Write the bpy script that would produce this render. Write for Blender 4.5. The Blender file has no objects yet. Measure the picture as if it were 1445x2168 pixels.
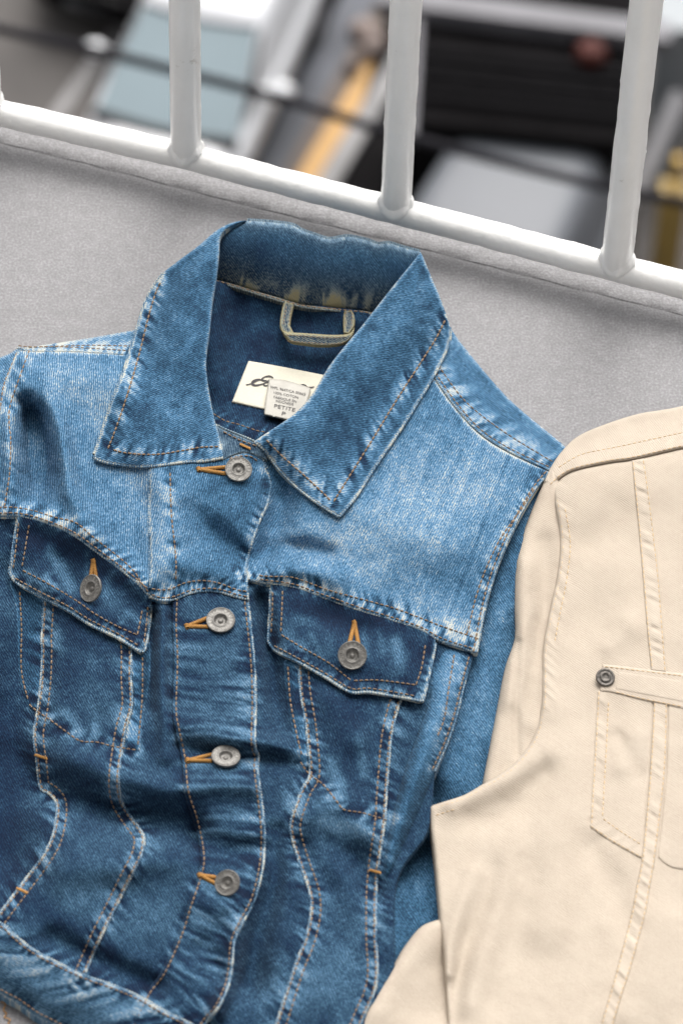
import bpy, math, random
import numpy as np
from mathutils import Vector, Matrix

SC = bpy.context.scene
COL = SC.collection
rng = np.random.default_rng(7)
random.seed(7)
MM = 0.001

# ------------------------------------------------------------------ camera
FPX, PW, PH = 8130.0, 1445.0, 2168.0          # focal length in photo pixels (a 135 mm lens)
PITCH, ROLL, DIST = math.radians(50.0), math.radians(2.1), 2.30
fwd = np.array([0, math.cos(PITCH), -math.sin(PITCH)])
up0 = np.array([0, math.sin(PITCH), math.cos(PITCH)])
rt0 = np.array([1.0, 0, 0])
rt = math.cos(ROLL) * rt0 + math.sin(ROLL) * up0
up = math.cos(ROLL) * up0 - math.sin(ROLL) * rt0
CAM = -fwd * DIST
cam_d = bpy.data.cameras.new('camera')
cam = bpy.data.objects.new('camera', cam_d)
COL.objects.link(cam)
cam.matrix_world = Matrix(((rt[0], up[0], -fwd[0], CAM[0]), (rt[1], up[1], -fwd[1], CAM[1]),
                           (rt[2], up[2], -fwd[2], CAM[2]), (0, 0, 0, 1)))
cam_d.sensor_fit = 'VERTICAL'
cam_d.sensor_height = 36.0
cam_d.sensor_width = 24.0
cam_d.lens = FPX / PH * 36.0
cam_d.clip_start, cam_d.clip_end = 0.05, 3000
cam_d.dof.use_dof = True
cam_d.dof.focus_distance = 2.285
cam_d.dof.aperture_fstop = 10.5
SC.camera = cam

# ------------------------------------------------------------------ light
SUN_EL, SUN_AZ = math.radians(56), math.radians(10)   # azimuth clockwise from +Y: light falls from the street side
world = bpy.data.worlds.new("World")
SC.world = world
world.use_nodes = True
wn = world.node_tree
bg = wn.nodes['Background']
sky = wn.nodes.new('ShaderNodeTexSky')
sky.sky_type = 'NISHITA'
sky.sun_disc = False
sky.sun_elevation = SUN_EL
sky.sun_rotation = SUN_AZ
sky.air_density, sky.dust_density, sky.ozone_density = 1.0, 6.0, 1.0
hs = wn.nodes.new('ShaderNodeHueSaturation')
hs.inputs['Saturation'].default_value = 0.14      # overcast: a milky white sky
wn.links.new(sky.outputs['Color'], hs.inputs['Color'])
wn.links.new(hs.outputs['Color'], bg.inputs['Color'])
bg.inputs['Strength'].default_value = 0.085
sd_ = bpy.data.lights.new('sun', 'SUN')
sd_.energy = 1.4
sd_.angle = math.radians(54)
sd_.color = (1.0, 0.965, 0.92)
sun = bpy.data.objects.new('sun', sd_)
COL.objects.link(sun)
sdir = Vector((math.sin(SUN_AZ) * math.cos(SUN_EL), math.cos(SUN_AZ) * math.cos(SUN_EL), math.sin(SUN_EL)))
sun.rotation_euler = sdir.to_track_quat('Z', 'Y').to_euler()
sun.location = (0, 5, 8)
SC.view_settings.view_transform = 'Standard'
SC.view_settings.look = 'None'
SC.view_settings.gamma = 1.0
SC.view_settings.use_curve_mapping = False
SC.view_settings.exposure = 1.34
SC.cycles.max_bounces = 6
SC.cycles.use_denoising = True

# ------------------------------------------------------------------ mapping: where the ray through a photo pixel meets height z (metres)
def rays(u, v):
    x = (np.asarray(u, float) - PW / 2) / FPX
    y = -(np.asarray(v, float) - PH / 2) / FPX
    return fwd + x[..., None] * rt + y[..., None] * up

def at(u, v, z):
    d = rays(u, v)
    t = (np.asarray(z, float) - CAM[2]) / d[..., 2]
    return CAM + d * t[..., None]

def at1(u, v, z=0.0):
    return at(np.array([u]), np.array([v]), np.array([z]))[0]

# ------------------------------------------------------------------ scene helpers
def tag(o, label=None, cat=None, group=None, kind=None):
    for k, val in (('label', label), ('category', cat), ('group', group), ('kind', kind)):
        if val: o[k] = val
    return o

def empty(name, loc=(0, 0, 0), **kw):
    o = bpy.data.objects.new(name, None)
    o.empty_display_size = 0.02
    COL.objects.link(o)
    o.location = loc
    return tag(o, **kw)

def link_mesh(name, me, mat, parent=None, kind=None):
    o = bpy.data.objects.new(name, me)
    COL.objects.link(o)
    if mat: me.materials.append(mat)
    if parent is not None:
        o.parent = parent
        q = parent
        M = Matrix.Identity(4)
        while q is not None:
            M = Matrix.LocRotScale(q.location, q.rotation_euler, q.scale) @ M
            q = q.parent
        me.transform(M.inverted())
    if kind: o['kind'] = kind
    return o

def mesh_np(name, V, quads=None, tris=None, smooth=True):
    me = bpy.data.meshes.new(name)
    nq = 0 if quads is None else len(quads)
    nt = 0 if tris is None else len(tris)
    me.vertices.add(len(V))
    me.vertices.foreach_set('co', np.asarray(V, np.float32).ravel())
    idx = []
    if nq: idx.append(np.asarray(quads, np.int32).ravel())
    if nt: idx.append(np.asarray(tris, np.int32).ravel())
    idx = np.concatenate(idx)
    me.loops.add(len(idx))
    me.loops.foreach_set('vertex_index', idx)
    me.polygons.add(nq + nt)
    starts = np.concatenate([np.arange(nq) * 4, nq * 4 + np.arange(nt) * 3]).astype(np.int32)
    me.polygons.foreach_set('loop_start', starts)
    me.polygons.foreach_set('loop_total', np.concatenate([np.full(nq, 4), np.full(nt, 3)]).astype(np.int32))
    me.polygons.foreach_set('use_smooth', np.full(nq + nt, smooth, dtype=bool))
    me.update(calc_edges=True)
    me.validate()
    return me

class MB:
    """collects simple shapes into one mesh"""
    def __init__(s): s.V = []; s.F = []
    def add(s, V, F):
        b = len(s.V); s.V += [tuple(p) for p in V]; s.F += [tuple(i + b for i in f) for f in F]; return s
    def box(s, c, h, ax=None):
        c = np.array(c, float)
        A = np.eye(3) if ax is None else np.array(ax, float)
        V = [c + A[0] * x * h[0] + A[1] * y * h[1] + A[2] * z * h[2] for x in (-1, 1) for y in (-1, 1) for z in (-1, 1)]
        return s.add(V, [(0, 1, 3, 2), (4, 6, 7, 5), (0, 4, 5, 1), (2, 3, 7, 6), (0, 2, 6, 4), (1, 5, 7, 3)])
    def tube(s, pts, r, n=12, caps=True):
        pts = np.array(pts, float); m = len(pts)
        r = np.broadcast_to(np.asarray(r, float), (m,))
        T = np.gradient(pts, axis=0); T /= np.linalg.norm(T, axis=1)[:, None]
        ref = np.array([0, 0, 1.0]) if abs(T[0][2]) < .9 else np.array([1.0, 0, 0])
        V = []
        for i in range(m):
            a = np.cross(T[i], ref); a /= np.linalg.norm(a); b = np.cross(a, T[i])
            for k in range(n):
                t = 2 * math.pi * k / n
                V.append(pts[i] + r[i] * (math.cos(t) * a + math.sin(t) * b))
        F = [(i * n + k, i * n + (k + 1) % n, (i + 1) * n + (k + 1) % n, (i + 1) * n + k) for i in range(m - 1) for k in range(n)]
        if caps: F += [tuple(range(n)), tuple((m - 1) * n + k for k in range(n))[::-1]]
        return s.add(V, F)
    def lathe(s, prof, c, ax, n=24):
        z = np.array(ax, float); z /= np.linalg.norm(z)
        a = np.cross(z, [0.31, 0.2, 0.93]); a /= np.linalg.norm(a); b = np.cross(z, a)
        c = np.array(c, float)
        V = []
        for (r, h) in prof:
            for k in range(n):
                t = 2 * math.pi * k / n
                V.append(c + r * (math.cos(t) * a + math.sin(t) * b) + h * z)
        m = len(prof)
        F = [(i * n + k, i * n + (k + 1) % n, (i + 1) * n + (k + 1) % n, (i + 1) * n + k) for i in range(m - 1) for k in range(n)]
        F += [tuple(range(n))[::-1], tuple((m - 1) * n + k for k in range(n))]
        return s.add(V, F)
    def build(s, name, mat, parent=None, smooth=True, kind=None, angle=40):
        me = bpy.data.meshes.new(name)
        me.from_pydata(s.V, [], s.F)
        me.polygons.foreach_set('use_smooth', [smooth] * len(me.polygons))
        me.update()
        if smooth and angle: me.set_sharp_from_angle(angle=math.radians(angle))
        return link_mesh(name, me, mat, parent, kind)

# ------------------------------------------------------------------ materials
def new_mat(name):
    m = bpy.data.materials.new(name); m.use_nodes = True
    nt = m.node_tree
    return m, nt, nt.nodes['Principled BSDF']

def N(nt, t, **kw):
    n = nt.nodes.new(t)
    for k, val in kw.items():
        if k in n.inputs: n.inputs[k].default_value = val
        else: setattr(n, k, val)
    return n

def math_node(nt, op, a, b=None, clamp=False):
    n = nt.nodes.new('ShaderNodeMath'); n.operation = op; n.use_clamp = clamp
    for i, x in enumerate((a, b)):
        if x is None: continue
        if isinstance(x, (int, float)): n.inputs[i].default_value = x
        else: nt.links.new(x, n.inputs[i])
    return n.outputs[0]

def ramp(nt, fac, stops):
    r = nt.nodes.new('ShaderNodeValToRGB')
    e = r.color_ramp.elements
    e[0].position, e[0].color = stops[0][0], (*stops[0][1], 1)
    e[1].position, e[1].color = stops[-1][0], (*stops[-1][1], 1)
    for p, c in stops[1:-1]:
        q = e.new(p); q.color = (*c, 1)
    nt.links.new(fac, r.inputs['Fac'])
    return r.outputs['Color']

def simple(name, col, rough=0.5, metal=0.0, noise=0.12, nscale=8.0, bump=0.0, bscale=40.0, bdist=0.001, coat=0.0, spec=0.5):
    m, nt, p = new_mat(name)
    tc = N(nt, 'ShaderNodeTexCoord')
    nz = N(nt, 'ShaderNodeTexNoise', Scale=nscale, Detail=5.0)
    nt.links.new(tc.outputs['Object'], nz.inputs['Vector'])
    c = [max(0, x) for x in col]
    out = ramp(nt, nz.outputs['Fac'], [(0.3, [x * (1 - noise) for x in c]), (0.7, [x * (1 + noise) for x in c])])
    nt.links.new(out, p.inputs['Base Color'])
    p.inputs['Roughness'].default_value = rough
    p.inputs['Metallic'].default_value = metal
    p.inputs['Coat Weight'].default_value = coat
    p.inputs['Specular IOR Level'].default_value = spec
    if bump:
        n2 = N(nt, 'ShaderNodeTexNoise', Scale=bscale, Detail=4.0)
        nt.links.new(tc.outputs['Object'], n2.inputs['Vector'])
        b = N(nt, 'ShaderNodeBump', Strength=bump, Distance=bdist)
        nt.links.new(n2.outputs['Fac'], b.inputs['Height'])
        nt.links.new(b.outputs['Normal'], p.inputs['Normal'])
    return m

def denim_mat(name, stops, teacol, wave=0.22, fine=1.0, period=1.35, bump=.55):
    """UV in millimetres; the vertex values 'fade' (how worn the indigo is) and 'tea' (yellowing) are dye, plus shade painted in on the far left of the jacket"""
    m, nt, p = new_mat(name)
    L = nt.links.new
    uv = N(nt, 'ShaderNodeUVMap')
    fa = N(nt, 'ShaderNodeAttribute', attribute_name='fade')
    te = N(nt, 'ShaderNodeAttribute', attribute_name='tea')
    # soft warp so the twill lines waver
    wz = N(nt, 'ShaderNodeTexNoise', Scale=0.12, Detail=2.0)
    L(uv.outputs[0], wz.inputs['Vector'])
    wadd = N(nt, 'ShaderNodeVectorMath', operation='MULTIPLY_ADD')
    L(wz.outputs['Color'], wadd.inputs[0]); wadd.inputs[1].default_value = (2.2, 2.2, 0); L(uv.outputs[0], wadd.inputs[2])
    wv = N(nt, 'ShaderNodeTexWave', wave_type='BANDS', bands_direction='X')
    wv.inputs['Scale'].default_value = 0.314 / period
    wv.inputs['Distortion'].default_value = 1.1
    wv.inputs['Detail'].default_value = 2.0
    wv.inputs['Detail Scale'].default_value = 3.0
    L(wadd.outputs[0], wv.inputs['Vector'])
    # thread slubs: fine noise, a little longer along the lines
    mp = N(nt, 'ShaderNodeMapping'); mp.inputs['Scale'].default_value = (1.15, 0.55, 1)
    L(uv.outputs[0], mp.inputs['Vector'])
    nf = N(nt, 'ShaderNodeTexNoise', Scale=0.9, Detail=3.0, Roughness=0.65)
    L(mp.outputs[0], nf.inputs['Vector'])
    mp2 = N(nt, 'ShaderNodeMapping'); mp2.inputs['Scale'].default_value = (0.5, 0.06, 1); mp2.inputs['Rotation'].default_value = (0, 0, 0.5)
    L(uv.outputs[0], mp2.inputs['Vector'])
    ns = N(nt, 'ShaderNodeTexNoise', Scale=1.0, Detail=2.0)
    L(mp2.outputs[0], ns.inputs['Vector'])
    nb = N(nt, 'ShaderNodeTexNoise', Scale=0.16, Detail=4.0, Roughness=0.6)
    L(uv.outputs[0], nb.inputs['Vector'])
    a = math_node(nt, 'MULTIPLY', math_node(nt, 'SUBTRACT', wv.outputs['Fac'], 0.5), wave)
    b = math_node(nt, 'MULTIPLY', math_node(nt, 'SUBTRACT', nf.outputs['Fac'], 0.5), fine)
    c = math_node(nt, 'MULTIPLY', math_node(nt, 'SUBTRACT', ns.outputs['Fac'], 0.5), 0.16)
    d = math_node(nt, 'MULTIPLY', math_node(nt, 'SUBTRACT', nb.outputs['Fac'], 0.5), 0.13)
    v = math_node(nt, 'ADD', math_node(nt, 'ADD', a, b), math_node(nt, 'ADD', c, d))
    v = math_node(nt, 'ADD', v, fa.outputs['Fac'], clamp=True)
    col = ramp(nt, v, stops)
    mx = N(nt, 'ShaderNodeMix', data_type='RGBA', blend_type='MIX')
    tf = math_node(nt, 'MULTIPLY', te.outputs['Fac'], math_node(nt, 'MULTIPLY', math_node(nt, 'SUBTRACT', v, 0.30, True), 2.2), clamp=True)
    L(tf, mx.inputs['Factor']); L(col, mx.inputs[6]); mx.inputs[7].default_value = (*teacol, 1)
    L(mx.outputs[2], p.inputs['Base Color'])
    p.inputs['Roughness'].default_value = 0.9
    p.inputs['Specular IOR Level'].default_value = 0.12
    p.inputs['Sheen Weight'].default_value = 0.02
    p.inputs['Sheen Roughness'].default_value = 0.5
    h = math_node(nt, 'ADD', math_node(nt, 'MULTIPLY', wv.outputs['Fac'], 0.6), nf.outputs['Fac'])
    bp = N(nt, 'ShaderNodeBump', Strength=bump, Distance=0.0005)
    L(h, bp.inputs['Height']); L(bp.outputs['Normal'], p.inputs['Normal'])
    return m

INDIGO = [(0.0, (0.0035, 0.009, 0.025)), (0.22, (0.006, 0.020, 0.049)), (0.45, (0.018, 0.056, 0.101)),
          (0.66, (0.052, 0.137, 0.242)), (0.82, (0.138, 0.240, 0.350)), (1.0, (0.42, 0.43, 0.39))]
M_denim = denim_mat('washed_denim', INDIGO, (0.25, 0.225, 0.135))
M_cream = denim_mat('cream_twill', [(0.0, (0.25, 0.20, 0.15)), (0.35, (0.385, 0.326, 0.264)), (0.6, (0.445, 0.383, 0.314)), (1.0, (0.48, 0.42, 0.35))],
                    (0.5, 0.4, 0.25), wave=0.11, fine=0.42, period=1.3, bump=.5)
M_thread = simple('brown_thread', (0.19, 0.125, 0.075), 0.8, noise=0.35, nscale=900)
M_gold = simple('golden_thread', (0.33, 0.165, 0.04), 0.85, noise=0.3, nscale=1500)
M_creamthread = simple('cream_thread', (0.52, 0.38, 0.23), 0.8, noise=0.2, nscale=900)
M_pewter_lt = simple('worn_pewter', (0.30, 0.29, 0.27), 0.5, 0.55, noise=0.1, nscale=600)
M_pewter = simple('pewter', (0.17, 0.163, 0.152), 0.55, 0.55, noise=0.25, nscale=600, bump=0.3, bscale=900, bdist=0.0003)
M_pewter_dark = simple('dark_pewter', (0.12, 0.11, 0.10), 0.5, 0.85, noise=0.4, nscale=700, bump=0.3, bscale=900, bdist=0.0003)
M_label = simple('woven_label', (0.56, 0.53, 0.435), 0.8, noise=0.05, nscale=900, bump=0.3, bscale=1600, bdist=0.0002)
M_tag = simple('satin_tag', (0.35, 0.335, 0.295), 0.45, noise=0.07, nscale=60, bump=0.2, bscale=1500, bdist=0.0002)
M_ink = simple('ink', (0.022, 0.018, 0.022), 0.7, noise=0.2, nscale=900)

# white gloss paint with brush ripples, pimples and a few worn specks
def paint_mat():
    m, nt, p = new_mat('white_gloss_paint')
    L = nt.links.new
    tc = N(nt, 'ShaderNodeTexCoord')
    n1 = N(nt, 'ShaderNodeTexNoise', Scale=55.0, Detail=4.0)
    n2 = N(nt, 'ShaderNodeTexNoise', Scale=420.0, Detail=3.0)
    vo = N(nt, 'ShaderNodeTexVoronoi', Scale=95.0)
    for n in (n1, n2, vo): L(tc.outputs['Object'], n.inputs['Vector'])
    pim = N(nt, 'ShaderNodeMapRange'); pim.inputs['From Min'].default_value = 0.0; pim.inputs['From Max'].default_value = 0.09
    pim.inputs['To Min'].default_value = 1.0; pim.inputs['To Max'].default_value = 0.0
    L(vo.outputs['Distance'], pim.inputs['Value'])
    h = math_node(nt, 'ADD', math_node(nt, 'MULTIPLY', n1.outputs['Fac'], 1.6), math_node(nt, 'MULTIPLY', n2.outputs['Fac'], 0.22))
    h = math_node(nt, 'ADD', h, math_node(nt, 'MULTIPLY', pim.outputs[0], 0.30))
    b = N(nt, 'ShaderNodeBump', Strength=0.5, Distance=0.0012)
    L(h, b.inputs['Height']); L(b.outputs['Normal'], p.inputs['Normal'])
    n3 = N(nt, 'ShaderNodeTexNoise', Scale=26.0, Detail=6.0, Roughness=0.7)
    L(tc.outputs['Object'], n3.inputs['Vector'])
    c = ramp(nt, n3.outputs['Fac'], [(0.27, (0.52, 0.50, 0.46)), (0.34, (0.80, 0.795, 0.78)), (0.7, (0.85, 0.845, 0.835))])
    L(c, p.inputs['Base Color'])
    p.inputs['Roughness'].default_value = 0.33
    p.inputs['Coat Weight'].default_value = 0.25
    p.inputs['Coat Roughness'].default_value = 0.15
    return m
M_paint = paint_mat()

def ledge_mat():
    m, nt, p = new_mat('coated_concrete')
    L = nt.links.new
    tc = N(nt, 'ShaderNodeTexCoord')
    def nz(sc, d=4.0, r=0.5):
        n = N(nt, 'ShaderNodeTexNoise', Scale=sc, Detail=d, Roughness=r); L(tc.outputs['Object'], n.inputs['Vector']); return n.outputs['Fac']
    grit, mid, big = nz(650, 3, 0.6), nz(120, 4), nz(9, 5, 0.6)
    mpn = N(nt, 'ShaderNodeMapping'); mpn.inputs['Rotation'].default_value = (0, 0, math.radians(8)); mpn.inputs['Scale'].default_value = (45, 260, 60)
    L(tc.outputs['Object'], mpn.inputs['Vector'])
    st = N(nt, 'ShaderNodeTexNoise', Scale=1.0, Detail=4.0, Roughness=0.6); L(mpn.outputs[0], st.inputs['Vector'])
    v = math_node(nt, 'ADD', math_node(nt, 'MULTIPLY', grit, 0.78), math_node(nt, 'MULTIPLY', big, 0.14))
    v = math_node(nt, 'ADD', v, math_node(nt, 'MULTIPLY', mid, 0.22))
    c = ramp(nt, v, [(0.40, (0.122, 0.119, 0.123)), (0.57, (0.168, 0.165, 0.170)), (0.72, (0.235, 0.231, 0.238))])
    # a few dark specks
    vo = N(nt, 'ShaderNodeTexVoronoi', Scale=17.0); L(tc.outputs['Object'], vo.inputs['Vector'])
    mr = N(nt, 'ShaderNodeMapRange'); mr.inputs['From Min'].default_value = 0.055; mr.inputs['From Max'].default_value = 0.10
    L(math_node(nt, 'ADD', vo.outputs['Distance'], math_node(nt, 'MULTIPLY', math_node(nt, 'SUBTRACT', mid, 0.5), 0.12)), mr.inputs['Value'])
    mx = N(nt, 'ShaderNodeMix', data_type='RGBA')
    L(mr.outputs[0], mx.inputs['Factor']); mx.inputs[6].default_value = (0.09, 0.085, 0.088, 1); L(c, mx.inputs[7])
    L(mx.outputs[2], p.inputs['Base Color'])
    p.inputs['Roughness'].default_value = 0.62
    h = math_node(nt, 'ADD', math_node(nt, 'MULTIPLY', grit, 0.7), math_node(nt, 'MULTIPLY', st.outputs['Fac'], 1.1))
    b = N(nt, 'ShaderNodeBump', Strength=0.55, Distance=0.0008)
    L(h, b.inputs['Height']); L(b.outputs['Normal'], p.inputs['Normal'])
    return m
M_ledge = ledge_mat()

# ------------------------------------------------------------------ ledge and railing
RZ = 0.022                                             # height of the rail's axis above the ledge
pa, pb = at1(0, 238, RZ), at1(1445, 602, RZ)
rdir = (pb - pa); rdir[2] = 0; rdir /= np.linalg.norm(rdir)
rout = np.array([-rdir[1], rdir[0], 0])                # towards the street
if rout[1] < 0: rout = -rout

def off(p, a, b, z):                                   # a along the rail, b outwards
    return np.array([p[0] + rdir[0] * a + rout[0] * b, p[1] + rdir[1] * a + rout[1] * b, z])

O = (pa + pb) / 2
prof = [(-0.80, 0), (-0.0066, 0), (-0.0058, -0.0003), (-0.0052, -0.0003), (-0.0045, 0.0001), (0.004, 0.0004), (0.0165, 0.0004), (0.0220, -0.004), (0.023, -0.20), (-0.80, -0.20)]
mb = MB()
ks = np.concatenate([[-3.0], np.linspace(-0.6, 0.6, 240), [3.0]])
V, F = [], []
for i, a in enumerate(ks):
    j = 0.0003 * math.sin(a * 31) + 0.0003 * math.sin(a * 183 + 1) if abs(a) < 1 else 0
    for k, (b, z) in enumerate(prof):
        V.append(off(O, a, b + (j if 1 <= k <= 4 else 0), z + (0.00008 * math.sin(a * 140 + k) if 2 <= k <= 3 else 0)))
n = len(prof)
for i in range(len(ks) - 1):
    for k in range(n):
        F.append((i * n + k, i * n + (k + 1) % n, (i + 1) * n + (k + 1) % n, (i + 1) * n + k))
mb.add(V, F)
tag(mb.build('balcony_ledge', M_ledge, angle=25), 'grey gritty coated concrete ledge with a groove along its edge', kind='structure')

# unseen gallery: parapet and floor, plus back wall and slab added to steer the light
M_wall = simple('pale_render', (0.64, 0.632, 0.618), 0.85, noise=0.1, nscale=4, bump=.3, bscale=60, bdist=.002)
def slab(name, b0, b1, z0, z1, label):
    mb_ = MB(); mb_.box(off(O, 0, (b0 + b1) / 2, (z0 + z1) / 2), (6.0, (b1 - b0) / 2, (z1 - z0) / 2), [rdir, rout, (0, 0, 1)])
    tag(mb_.build(name, M_wall, smooth=False), label, kind='structure')
slab('unseen_parapet_wall', -0.78, -0.02, -1.0, -0.203, 'unseen pale parapet wall that carries the ledge')
slab('unseen_gallery_floor', -2.65, -0.782, -1.2, -1.0, 'unseen grey floor of the gallery behind the ledge')
slab('unseen_back_wall', -2.85, -2.65, -1.2, 2.4, 'unseen pale back wall added behind the camera to bounce light')
slab('unseen_ceiling', -2.65, -1.15, 2.22, 2.4, 'unseen pale ceiling slab added to hold off overhead sky light')

railing = empty('railing', off(O, 0, 0, 0), label='white gloss painted steel railing with round bars along the ledge', cat='railing')
mb = MB()
ctl = [(-900, 30), (-27, 233), (100, 262), (394, 331), (600, 385), (837, 446), (1000, 487), (1199, 540), (1303, 567), (1445, 603), (2300, 815)]
P = []
us_r = np.concatenate([np.linspace(-900, -60, 20), np.linspace(-55, 1500, 520), np.linspace(1510, 2300, 20)])
for u in us_r:
    v = np.interp(u, [c[0] for c in ctl], [c[1] for c in ctl])
    P.append(at1(u, v, RZ))
P = np.array(P)
for _ in range(6): P[1:-1] = (P[:-2] + 2 * P[1:-1] + P[2:]) / 4
from mathutils import noise as mnoise
def lumpy(pts, r, n, seed, pimples, amp=.00016):
    """a hand-painted tube: uneven coats and a few hard pimples of paint"""
    g = np.random.default_rng(seed); m_ = MB(); m_.tube(pts, r, n)
    V = np.array(m_.V); m = len(pts); C_ = np.repeat(np.array(pts), n, 0)
    D = V - C_; D /= np.linalg.norm(D, axis=1)[:, None]
    w = np.array([mnoise.noise(Vector(p) * 70) + .6 * mnoise.noise(Vector(p) * 210 + Vector((seed, 0, 0))) for p in V])
    dsp = amp * w
    for _ in range(pimples):
        c = V[g.integers(len(V))]; dsp += g.uniform(.0002, .0006) * np.exp(-(np.linalg.norm(V - c, axis=1) / g.uniform(.0007, .0014)) ** 2)
    V = V + D * dsp[:, None]
    m_.V = [tuple(p) for p in V]
    return m_
RR = 0.0088
rr = RR + 0.00020 * np.interp(np.arange(560), np.arange(0, 560, 9), rng.normal(size=63))
mb = lumpy(P, rr, 32, 5, 40)
mb.build('bottom_rail', M_paint, railing)
BARS = [(-27, 233), (394, 331), (837, 446), (1303, 567), (1795, 690)]
BR = 0.0098
for (u, v) in BARS:
    b = at1(u, v, RZ)
    hs_ = np.concatenate([np.linspace(0.0, .16, 150), np.linspace(.17, 1.0, 20)])
    rad = BR + 0.00014 * np.interp(np.arange(170), np.arange(0, 170, 8), rng.normal(size=22))
    m1 = lumpy([b + np.array([0, 0, h]) for h in hs_], rad, 32, int(u) + 50, 26)
    m1.build('bar', M_paint, railing)
    w = MB()
    ang = np.linspace(0, 2 * math.pi, 41)[:-1]
    V, F = [], []
    prof_w = [(0.0, -0.004), (0.0017, -0.0005), (0.0019, 0.001), (0.0013, 0.0028), (0.0006, 0.0045), (-0.0006, 0.0062)]
    lump = np.interp(np.arange(41), np.arange(0, 41, 2), rng.normal(0, 0.0008, 21)); lump[40] = lump[0]
    for k, t in enumerate(ang):
        d = rdir * math.cos(t) + rout * math.sin(t)
        zz = math.sqrt(max(RR ** 2 - (BR * math.sin(t) * 0.86) ** 2, 0))
        for (dr, dz) in prof_w:
            V.append(b + d * (BR + dr + lump[k] * (dr > 0)) + np.array([0, 0, zz + dz + lump[k]]))
    m = len(prof_w)
    for k in range(40):
        for q in range(m - 1):
            k2 = (k + 1) % 40
            F.append((k * m + q, k2 * m + q, k2 * m + q + 1, k * m + q + 1))
    w.add(V, F)
    w.build('weld', M_paint, railing, angle=0)
mb = MB()
mb.tube([off(O, a, 0, RZ + 1.0) for a in np.linspace(-1.2, 1.2, 20)], 0.02, 24)
mb.build('handrail', M_paint, railing)

# ------------------------------------------------------------------ curves and rasters (photo-pixel domain; heights in millimetres)
def cr(pts, sp=5.0, closed=False):
    """smooth curve through the points (Catmull-Rom), resampled"""
    p = np.array(pts, float)
    if len(p) == 2:
        k = max(2, int(np.linalg.norm(p[1] - p[0]) / sp)); return p[0] + (p[1] - p[0]) * np.linspace(0, 1, k + 1)[:, None]
    q = np.vstack([2 * p[0] - p[1], p, 2 * p[-1] - p[-2]])
    out = []
    for i in range(1, len(q) - 2):
        a, b, c, d = q[i - 1], q[i], q[i + 1], q[i + 2]
        k = max(2, int(np.linalg.norm(c - b) / sp))
        t = np.linspace(0, 1, k, endpoint=False)[:, None]
        out.append(0.5 * (2 * b + (c - a) * t + (2 * a - 5 * b + 4 * c - d) * t ** 2 + (3 * b - a - 3 * c + d) * t ** 3))
    out.append(p[-1:])
    return np.vstack(out)

def poly(*pieces):
    return np.vstack([cr(p) if not isinstance(p, np.ndarray) else p for p in pieces])

def curve_dist(X, C):
    """distance to polyline, arc length of the nearest point, signed side (positive = right of travel on screen)"""
    a, b = C[:-1], C[1:]
    ab = b - a; L2 = np.maximum((ab ** 2).sum(1), 1e-9)
    s0 = np.concatenate([[0], np.cumsum(np.sqrt(L2))])[:-1]
    D = np.empty(len(X)); S = np.empty(len(X)); G = np.empty(len(X))
    for i in range(0, len(X), 20000):
        x = X[i:i + 20000]
        ax = x[:, None] - a[None]
        t = np.clip((ax * ab).sum(2) / L2, 0, 1)
        r = ax - t[..., None] * ab
        d2 = (r ** 2).sum(2)
        j = d2.argmin(1); k = np.arange(len(x))
        D[i:i + 20000] = np.sqrt(d2[k, j])
        S[i:i + 20000] = s0[j] + t[k, j] * np.sqrt(L2[j])
        G[i:i + 20000] = np.sign(ab[j, 0] * ax[k, j, 1] - ab[j, 1] * ax[k, j, 0])
    return D, S, G

def inside(X, Pg):
    a = Pg; b = np.roll(Pg, -1, 0)
    res = np.zeros(len(X), bool)
    for i in range(0, len(X), 20000):
        x = X[i:i + 20000]
        c = (a[None, :, 1] > x[:, None, 1]) != (b[None, :, 1] > x[:, None, 1])
        xi = (b[:, 0] - a[:, 0]) * (x[:, None, 1] - a[:, 1]) / np.where(b[:, 1] == a[:, 1], 1e-9, b[:, 1] - a[:, 1]) + a[:, 0]
        res[i:i + 20000] = (c & (x[:, None, 0] < xi)).sum(1) % 2 == 1
    return res

U0, V0, RS = -200.0, 380.0, 2.5
RW, RH = 760, 840
GU, GV = np.meshgrid(U0 + RS * np.arange(RW), V0 + RS * np.arange(RH))

def fbm(scale, seed, octaves=3, w=RW, h=RH):
    g = np.random.default_rng(seed); out = np.zeros((h, w)); amp = 1.0; tot = 0
    for o in range(octaves):
        c = max(scale / RS / 2 ** o, 1.2)
        n1, n2 = int(h / c) + 4, int(w / c) + 4
        G_ = g.normal(size=(n1, n2))
        y = np.arange(h) / c; x = np.arange(w) / c
        yi, xi = y.astype(int), x.astype(int); fy, fx = y - yi, x - xi
        fy = fy * fy * (3 - 2 * fy); fx = fx * fx * (3 - 2 * fx)
        A = G_[yi][:, xi] * (1 - fx) + G_[yi][:, xi + 1] * fx
        B = G_[yi + 1][:, xi] * (1 - fx) + G_[yi + 1][:, xi + 1] * fx
        out += amp * (A * (1 - fy[:, None]) + B * fy[:, None]); tot += amp; amp *= 0.5
    return out / tot

def samp(R, u, v):
    x = np.clip((np.asarray(u, float) - U0) / RS, 0, RW - 1.001); y = np.clip((np.asarray(v, float) - V0) / RS, 0, RH - 1.001)
    xi, yi = x.astype(int), y.astype(int); fx, fy = x - xi, y - yi
    return (R[yi, xi] * (1 - fx) + R[yi, xi + 1] * fx) * (1 - fy) + (R[yi + 1, xi] * (1 - fx) + R[yi + 1, xi + 1] * fx) * fy

def noise1(s, per, seed):
    g = np.random.default_rng(seed); t = g.uniform(-1, 1, 4000)
    x = s / per + 500; i = x.astype(int); f = x - i; f = f * f * (3 - 2 * f)
    return t[i] * (1 - f) + t[i + 1] * f

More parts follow.
